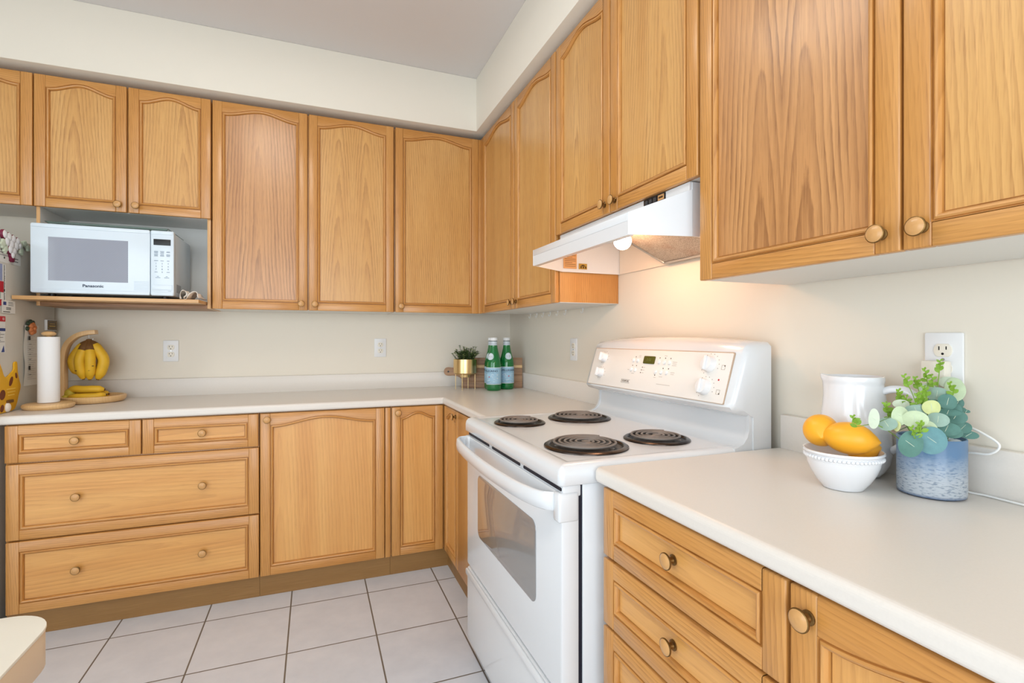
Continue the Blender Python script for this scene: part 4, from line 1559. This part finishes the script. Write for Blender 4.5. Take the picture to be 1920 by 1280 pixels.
def leaf(m, base, d, up_, L2, W2, mat, cup=.2, n=6):
    """small pointed oval leaf from base along d, facing up_"""
    d = Vector(d).normalized(); up_ = Vector(up_)
    s_ = d.cross(up_).normalized(); u_ = s_.cross(d).normalized()
    base = Vector(base)
    rows = []
    for i in range(n + 1):
        t_ = i / n
        w_ = W2 * (math.sin(PI * min(1, t_ * .96 + .04)) ** .7)
        c = base + d * (L2 * t_) + u_ * (-cup * L2 * t_ * t_)
        rows.append((c - s_ * w_ + u_ * w_ * .25, c, c + s_ * w_ + u_ * w_ * .25))
    vs = [tuple(q) for r_ in rows for q in r_]
    fs = []
    for i in range(n):
        for k in range(2):
            a = i * 3 + k
            fs.append([a, a + 1, a + 4, a + 3])
    m.add(vs, fs, mat)


for i in range(62):
    a = rng.uniform(0, 2 * PI)
    q = math.sqrt(rng.random())
    bx, by = .052 * q * math.cos(a), .052 * q * math.sin(a)
    tall = i % 9 == 0
    h = rng.uniform(.044, .070) * (1.1 - .4 * q) + (.028 if tall else 0)
    tip = Vector((bx * 1.8 + rng.uniform(-.008, .008), by * 1.8 + rng.uniform(-.008, .008), h + .008))
    c = catmull([(bx, by, .006), (bx * 1.25, by * 1.25, h * .55), tip], 5)
    ms.tube(c, .0009, SUCC, 5)
    for k in range(2, len(c)):
        for side in (0, 1, 2):
            aa = k * 1.2 + side * 2.1 + rng.uniform(-.3, .3)
            d = Vector((math.cos(aa), math.sin(aa), rng.uniform(.2, .7)))
            leaf(mf, c[k], d, (0, 0, 1), rng.uniform(.010, .016), rng.uniform(.004, .006), SUCC if rng.random() > .14 else LYE, .15, 3)
mf.build('leaves', sp_); ms.build('stems', sp_)

BP = [(1e-5, .004), (.030, .003), (.038, .0005), (.0425, .004), (.0448, .012), (.0452, .02), (.0452, .148), (.0448, .158), (.0430, .172), (.0395, .190), (.0335, .212), (.0280, .234), (.0238, .254), (.0218, .270), (.0210, .285), (.0206, .296)]


def brad(z):
    for (r0, z0), (r1, z1) in zip(BP[5:], BP[6:]):
        if z0 <= z <= z1:
            return r0 + (r1 - r0) * (z - z0) / (z1 - z0)
    return BP[-1][0]


def wrap(m, verts, faces, phic, zc, mat, lift):
    out = []
    for v in verts:
        z = zc + v[1]
        r_ = brad(z) + lift
        ph = phic + v[0] / brad(zc)
        out.append((r_ * math.sin(ph), -r_ * math.cos(ph), z))
    m.add(out, faces, mat, None, False)


def bottle(loc, delta, label):
    e = empty('water_bottle', loc)
    tag(e, label, 'bottle', 'green mineral water bottles')
    cam_phi = math.atan2(-(loc[0] + 1.2608), loc[1] + 3.261)
    m = MB()
    m.lathe(BP[1:] + [(.0185, .296), (.0185, .28), (.0195, .27), (.036, .19), (.0415, .165), (.042, .15), (.042, .02), (.036, .012), (1e-5, .012)], GLASSG, 48)
    m.lathe([(.028, .0032), (1e-5, .006)], GLASSG, 48)
    m.build('glass', e)
    m = MB()
    m.lathe([(.0205, .2955), (.0212, .296), (.0212, .299), (.0205, .2995)], LEAFD, 32)
    m.lathe([(.0205, .2995), (.0222, .300), (.0222, .3155), (.0205, .318), (1e-5, .318)], WPLAST, 32)
    m.build('cap', e)
    # neck band
    m = MB()
    m.lathe([(brad(.272) + .0003, .272), (brad(.284) + .0003, .284), (brad(.2955) + .0003, .2955)], LABELW, 40)
    for z in (.2745, .279, .2835, .289):
        m.lathe([(brad(z) + .0006, z), (brad(z + .0012) + .0006, z + .0012)], BLUEG, 40)
    m.build('neck_label', e)
    m = MB()
    ph = cam_phi + delta
    m.lathe([(.0454, .038), (.0457, .0382), (.0457, .1398), (.0454, .14)], LABELB, 64)
    m.lathe([(.04585, .0382), (.04585, .0415)], LABELW, 64)
    m.lathe([(.04585, .1365), (.04585, .1398)], LABELW, 64)
    m.lathe([(.04590, .0425), (.04590, .0435)], LNAVY, 64)
    v, f = text_geo('S.PELLEGRINO', .0168, 0, 'CENTER', .02)
    wrap(m, [(a * 1.0, b, 0) for a, b, c in v], f, ph, .118, LNAVY, .0008)
    for z_, n_ in ((.1065, 26), (.054, 20)):
        for i in range(n_):
            a0 = ph + (i - n_ / 2) * .055
            wrap(m, [(-.0009, -.0006, 0), (.0009, -.0006, 0), (.0009, .0006, 0), (-.0009, .0006, 0)], [[0, 1, 2, 3]], a0, z_, BLUEG, .0008)
    st_ = []
    for i in range(10):
        r_ = .0062 if i % 2 == 0 else .0025
        st_.append((r_ * math.sin(PI * i / 5), r_ * math.cos(PI * i / 5), 0))
    wrap(m, st_, [list(range(10))], ph, .083, LRED, .0009)
    rs = random.Random(5)
    for i in range(70):
        a0 = ph + rs.uniform(-1.2, 1.2)
        z_ = rs.uniform(.05, .10)
        w_ = rs.uniform(.002, .006)
        if abs(z_ - .083) < .009 and abs(a0 - ph) < .25: continue
        wrap(m, [(-w_, -.0008, 0), (w_, -.0008, 0), (w_, .0008, 0), (-w_, .0008, 0)], [[0, 1, 2, 3]], a0, z_, LABELW, .0007)
    m.build('label', e)
    m = MB()
    for sx, mt, lf in ((1.0, LABELW, .0006), (.80, LABELB, .0009), (.72, LABELW, .0011)):
        pts = [(0, 0, 0)]
        for i in range(28):
            a = 2 * PI * i / 28
            pts.append((sx * .0205 * math.cos(a), sx * .0205 * math.sin(a), 0))
        wrap(m, pts, [[0, i + 1, (i + 1) % 28 + 1] for i in range(28)], ph + .05, .205, mt, lf)
    for z_, w_ in ((.2085, .007), (.2045, .010), (.2005, .007)):
        wrap(m, [(-w_, -.0007, 0), (w_, -.0007, 0), (w_, .0007, 0), (-w_, .0007, 0)], [[0, 1, 2, 3]], ph + .05, z_, BLUEG, .0014)
    m.build('neck_seal', e)
    return e


bottle((-.2495, -.3735, ZC), R(-36), 'front green glass bottle of mineral water, its star left of centre')
bottle((-.1450, -.3185, ZC), R(17), 'green mineral water bottle nearest the side wall, right of the front one')
bottle((-.2300, -.2805, ZC), R(-30), 'rear green mineral water bottle, mostly hidden behind the front one')

# ------------------------------------------------------------------ right counter: pitcher, bowl of lemons, vase with eucalyptus
pc_ = empty('pitcher', (-.0955, -2.4585, ZC))
tag(pc_, 'white ceramic pitcher standing behind the bowl of lemons', 'pitcher')
prof = [(1e-5, .001), (.046, .0005), (.052, .004), (.060, .014), (.0690, .032), (.0724, .055), (.0720, .080), (.0690, .110), (.0648, .145), (.0605, .180), (.0578, .205), (.0576, .211), (.0588, .2145), (.0592, .2205), (.0584, .2255), (.0560, .2265), (.0540, .222), (.0535, .19), (.060, .145), (.065, .09), (.063, .04), (.04, .012), (1e-5, .011)]
n = 56
vs, fs = [], []
spd = math.atan2(.82, -.57)
for r_, z in prof:
    for i in range(n):
        a = 2 * PI * i / n
        da = abs((a - spd + PI) % (2 * PI) - PI)
        k = max(0, 1 - da / .42) ** 1.5 * max(0, (z - .165) / .061) ** 1.6
        rr_ = r_ + .011 * k
        vs.append((rr_ * math.cos(a), rr_ * math.sin(a), z + .004 * k))
for k in range(len(prof) - 1):
    for i in range(n):
        j = (i + 1) % n
        fs.append([k * n + i, k * n + j, (k + 1) * n + j, (k + 1) * n + i])
m = MB(); m.add(vs, fs, CERAM); m.build('body', pc_)
hd_ = Vector((.30, -.954, 0))
hp = [(.054, .194), (.074, .201), (.098, .199), (.117, .185), (.122, .158), (.113, .115), (.096, .085), (.071, .064)]
m = MB()
m.tube(catmull([hd_ * r_ + Vector((0, 0, z)) for r_, z in hp], 6), .0095, CERAM, 14, flat=.72)
m.build('handle', pc_)

bw = empty('fruit_bowl', (-.2247, -2.5237, ZC), 0)
tag(bw, 'small white ceramic bowl with a beaded rim holding lemons', 'bowl')
m = MB()
m.lathe([(1e-5, .0015), (.033, .0005), (.0375, .001), (.0395, .004), (.0505, .018), (.0605, .036), (.0664, .052), (.0678, .060), (.0688, .0605), (.0692, .0725), (.0725, .074), (.0738, .0765), (.0728, .0800), (.0705, .0802), (.068, .076), (.063, .058), (.054, .038), (.040, .018), (.02, .010), (1e-5, .009)], CERAM, 72)
for i in range(58):
    a = 2 * PI * i / 58
    m.sphere((.0695 * math.cos(a), .0695 * math.sin(a), .0668), .0040, CERAM, 5)
m.build('bowl', bw)


def lemon(loc, axis, L2, W2, label):
    ax = Vector(axis).normalized()
    q = ax.to_track_quat('Z', 'Y').to_matrix().to_4x4()
    prof = []
    for i in range(25):
        t_ = -1 + 2 * i / 24
        r_ = W2 * math.sqrt(max(0, 1 - t_ * t_)) ** 1.05
        z = t_ * L2 * .86
        if abs(t_) > .86:
            z += math.copysign((abs(t_) - .86) * L2 * 1.0, t_)
            r_ = max(r_, 0) * .9
        prof.append((max(1e-5, r_), z))
    m = MB()
    m.lathe(prof, LEMON, 36, q)
    o = m.build('lemon', None, loc)
    return tag(o, label, 'lemon', 'lemons in the white bowl')


lemon((-.2350, -2.4820, 1.0255), (.70, .55, .25), .040, .0345, 'rounder lemon seen end-on at the left of the white bowl')
lemon((-.2285, -2.5400, 1.0185), (.50, -.86, -.06), .0545, .0330, 'large lemon lying across the front of the white bowl')
lemon((-.1800, -2.5340, .9920), (.75, -.6, .1), .036, .027, 'lemon mostly hidden at the back right of the white bowl')

vz = empty('vase', (-.101, -2.6185, ZC))
tag(vz, 'frosted blue glass vase with a silvery lower half, holding eucalyptus', 'vase')
VR = .0560
m = MB()
m.lathe([(1e-5, .001), (VR - .006, .0006), (VR - .001, .003), (VR, .008), (VR, .1145), (VR - .0012, .116), (VR - .003, .1155), (VR - .004, .113), (VR - .004, .010), (1e-5, .009)], VASE, 72)
m.build('body', vz)
pebs = []
for i, (x, y, z, a) in enumerate(((.020, -.030, .108, 0), (-.004, -.036, .106, 40), (.034, -.012, .108, 80), (.030, -.030, .098, 10), (-.025, -.022, .102, 60), (.006, -.014, .105, 20), (-.030, .012, .100, 0), (.018, .018, .102, 50), (-.006, .034, .101, 15))):
    lab = ('white pebble at the front right of the blue vase mouth', 'white pebble at the middle front of the blue vase mouth', 'white pebble at the far right edge of the blue vase mouth')
    m = MB()
    m.sphere((0, 0, 0), .0125, PEB, 8, None, (1.25, .9, .62))
    o = m.build('pebble', None, (-.101 + x, -2.6185 + y, ZC + z - .002), (R(rng.uniform(-15, 15)), R(rng.uniform(-15, 15)), R(a)))
    tag(o, lab[i] if i < 3 else 'white pebble under the eucalyptus stems inside the blue vase mouth', 'pebble', 'pebbles in the blue vase' if i < 3 else 'hidden pebbles in the blue vase')
m = MB(); m.lathe([(1e-5, .0096), (VR - .0045, .0096), (VR - .0045, .0975), (1e-5, .099)], SOIL, 40); m.build('fill', vz)

eu = empty('eucalyptus', (-.101, -2.6185, ZC + .105))
tag(eu, 'artificial eucalyptus sprigs with round sage and teal leaves in the blue vase', 'plant')
LEAVES = [(-0.044, -2.621, 1.136, 0.015, 0.0103, 'p'), (-0.045, -2.631, 1.123, 0.0129, 0.0204, 'g'), (-0.091, -2.624, 1.114, 0.0138, 0.0126, 's'), (-0.073, -2.598, 1.121, 0.0122, 0.0104, 'p'), (-0.094, -2.644, 1.101, 0.0116, 0.0136, 't'), (-0.04, -2.633, 1.095, 0.0079, 0.0102, 't'), (-0.105, -2.65, 1.081, 0.0153, 0.0061, 't'), (-0.048, -2.64, 1.082, 0.0079, 0.005, 't'), (-0.023, -2.639, 1.077, 0.005, 0.0031, 't'), (-0.158, -2.651, 1.094, 0.0109, 0.0125, 'y'), (-0.205, -2.649, 1.074, 0.0157, 0.0142, 'g'), (-0.21, -2.625, 1.077, 0.0113, 0.0157, 'g'), (-0.169, -2.63, 1.086, 0.0142, 0.0097, 's'), (-0.159, -2.597, 1.094, 0.0108, 0.0076, 'p'), (-0.158, -2.662, 1.072, 0.013, 0.0119, 's'), (-0.137, -2.665, 1.054, 0.0158, 0.0115, 't'), (-0.186, -2.661, 1.056, 0.011, 0.0129, 'g'), (-0.23, -2.655, 1.03, 0.0154, 0.0198, 't'), (-0.198, -2.673, 1.038, 0.018, 0.0208, 'b'), (-0.077, -2.651, 1.064, 0.0096, 0.0136, 't'), (-0.039, -2.644, 1.052, 0.0069, 0.0038, 't'), (-0.055, -2.659, 1.035, 0.0125, 0.0069, 't'), (-0.228, -2.613, 1.06, 0.0132, 0.0109, 's'), (-0.272, -2.617, 1.073, 0.0074, 0.0154, 'p'), (-0.22, -2.627, 1.057, 0.0047, 0.0084, 'y'),
          (-.09, -2.655, 1.073, .014, .012, 't'), (-.075, -2.64, 1.085, .013, .013, 't'), (-.065, -2.655, 1.05, .012, .010, 't'), (-.115, -2.662, 1.045, .013, .010, 't'), (-.10, -2.62, 1.09, .013, .012, 't'), (-.13, -2.61, 1.08, .012, .012, 's'), (-.06, -2.61, 1.10, .012, .012, 's')]
SPRIGS = [(-0.063, -2.613, 1.171), (-0.076, -2.597, 1.152), (-0.075, -2.608, 1.14), (-0.113, -2.583, 1.139), (-0.094, -2.59, 1.135), (-0.151, -2.589, 1.11), (-0.15, -2.601, 1.098), (-0.207, -2.6, 1.09), (-0.201, -2.602, 1.075), (-0.300, -2.60, 1.067), (-0.161, -2.628, 1.106), (-0.151, -2.632, 1.109), (-0.226, -2.662, 1.05), (-0.217, -2.666, 1.061), (-0.111, -2.616, 1.119), (-0.083, -2.648, 1.127)]
O_ = Vector((-.101, -2.6185, ZC + .105))
LM = dict(p=LPA, g=LGR, y=LYE, s=LSA, t=LTE, b=LBL)
mf, ms, mg = MB(), MB(), MB()
rl = random.Random(4)
vd = Vector((-.86, -.47, .16)).normalized()
for k, (x, y, z, rx, ry, c) in enumerate(LEAVES):
    p = Vector((x, y, z)) - O_
    rt_ = Vector((.483, -.875, 0))
    up_ = Vector((0, 0, 1))
    nrm_ = (vd + rt_ * rl.uniform(-.35, .35) + up_ * rl.uniform(-.2, .35)).normalized()
    a_ = (rt_ - nrm_ * rt_.dot(nrm_)).normalized()
    b_ = nrm_.cross(a_)
    rx, ry = rx * 1.25, ry * 1.2
    # petiole joins the leaf at the edge nearest the vase mouth
    base_dir = Vector((-p.dot(a_) / max(rx, 1e-4), (-.03 - p.dot(b_)) / max(ry, 1e-4)))
    ang0 = math.atan2(base_dir.y, base_dir.x)
    vs, fs = [tuple(p)], []
    NR, NA = 4, 24
    for i in range(1, NR + 1):
        t_ = i / NR
        for j in range(NA):
            an = 2 * PI * j / NA
            w_ = 1 + .10 * math.cos(an - ang0) - .06 * math.cos(2 * (an - ang0))
            q = p + (a_ * math.cos(an) * rx + b_ * math.sin(an) * ry) * t_ * w_
            q = q + nrm_ * (min(rx, ry) * (.22 * t_ * t_ * math.cos(2 * (an - ang0)) - .10 * t_ * t_ + .10 * abs(math.sin(an - ang0)) * t_))
            vs.append(tuple(q))
    for j in range(NA):
        fs.append([0, 1 + j, 1 + (j + 1) % NA])
    for i in range(NR - 1):
        for j in range(NA):
            a0, a1 = 1 + i * NA + j, 1 + i * NA + (j + 1) % NA
            fs.append([a0, a0 + NA, a1 + NA, a1])
    mf.add(vs, fs, LM[c])
    be = p + (a_ * math.cos(ang0) * rx + b_ * math.sin(ang0) * ry) * .95 - nrm_ * .001
    st_ = Vector((max(-.03, min(.03, p.x * .3)), max(-.03, min(.03, p.y * .4)), -.004))
    mid = Vector(((st_.x + be.x) / 2, (st_.y + be.y) / 2, max(st_.z, be.z) * .75 + .014)) - nrm_ * .012
    ms.tube(catmull([st_, mid, be], 6), .0008, STEM, 6)
    ms.tube([be + nrm_ * .0008, p + nrm_ * .0002, p - (a_ * math.cos(ang0) * rx + b_ * math.sin(ang0) * ry) * .7 + nrm_ * .0002], [.0006, .0005, .0003], LPA, 5)
for x, y, z in SPRIGS:
    p = Vector((x, y, z)) - O_
    st_ = Vector((p.x * .35, p.y * .3, -.0))
    c = catmull([st_, st_.lerp(p, .55) + Vector((0, 0, .012)), p + Vector((0, 0, -.010)), p + Vector((rl.uniform(-.004, .004), rl.uniform(.0, .006), .008))], 6)
    mg.tube(c, .0008, SPRIG, 6)
    for i in range(7):
        t_ = c[-1].lerp(c[-8], i / 7 * 1.2)
        a = i * 2.4 + rl.uniform(-.3, .3)
        d = Vector((math.cos(a), math.sin(a), rl.uniform(.3, 1.5)))
        s_ = .5 + .5 * min(1, i / 4)
        leaf(mg, t_, d, vd, .0100 * s_ + .003, .0040 * s_, SPRIG, .1, 4)
mf.build('leaves', eu); ms.build('stems', eu); mg.build('sprig_tips', eu)

# ------------------------------------------------------------------ small white hooks under the narrow wall cabinet
HK = [-.400, -.496, -.587, -.679, -.773, -.867, -1.050]
ordn = ['first', 'second', 'third', 'fourth', 'fifth', 'sixth']
for i, y in enumerate(HK):
    m = MB()
    m.lathe([(.0055, 0), (.0055, -.003), (.002, -.004)], WPLAST, 12)
    m.tube(catmull([(0, 0, -.003), (0, 0, -.014), (-.002, .002, -.021), (-.006, .006, -.025), (-.010, .010, -.021), (-.011, .011, -.015)], 4), .0017, WPLAST, 8)
    o = m.build('cup_hook', None, (-.018, y, ZUB - .0012), (0, 0, R(70)))
    lab = ('white cup hook under the narrow wall cabinet, %s from the corner' % ordn[i]) if i < 6 else 'lone white cup hook set apart under the wall cabinet, nearest the range'
    tag(o, lab, 'hook', 'cup hooks under the wall cabinet')

# ------------------------------------------------------------------ corner of the cream table in the lower left
tb = empty('dining_table', (-2.17, -2.66, 0))
tag(tb, 'cream table corner with a tan edge in the lower left of the picture', 'table')
m = MB()
x0, x1, y0, y1, rr = -.50, .492, -.55, .534, .075
m.prism(rrect(x0, y0, x1, y1, rr, 10), .7365, .742, TABLEW, axis='z', bev=.0015)
m.build('tabletop', tb)
m = MB()
m.prism(rrect(x0 + .0012, y0 + .0012, x1 - .0012, y1 - .0012, rr, 10), .674, .7363, TABLEE, axis='z', bev=.002)
m.build('edge_apron', tb)
m = MB()
m.lathe([(.30, .0005), (.30, .02), (.10, .05), (.05, .09), (.045, .62), (.12, .6735), (1e-5, .674)], TABLEE, 40)
m.build('pedestal', tb)
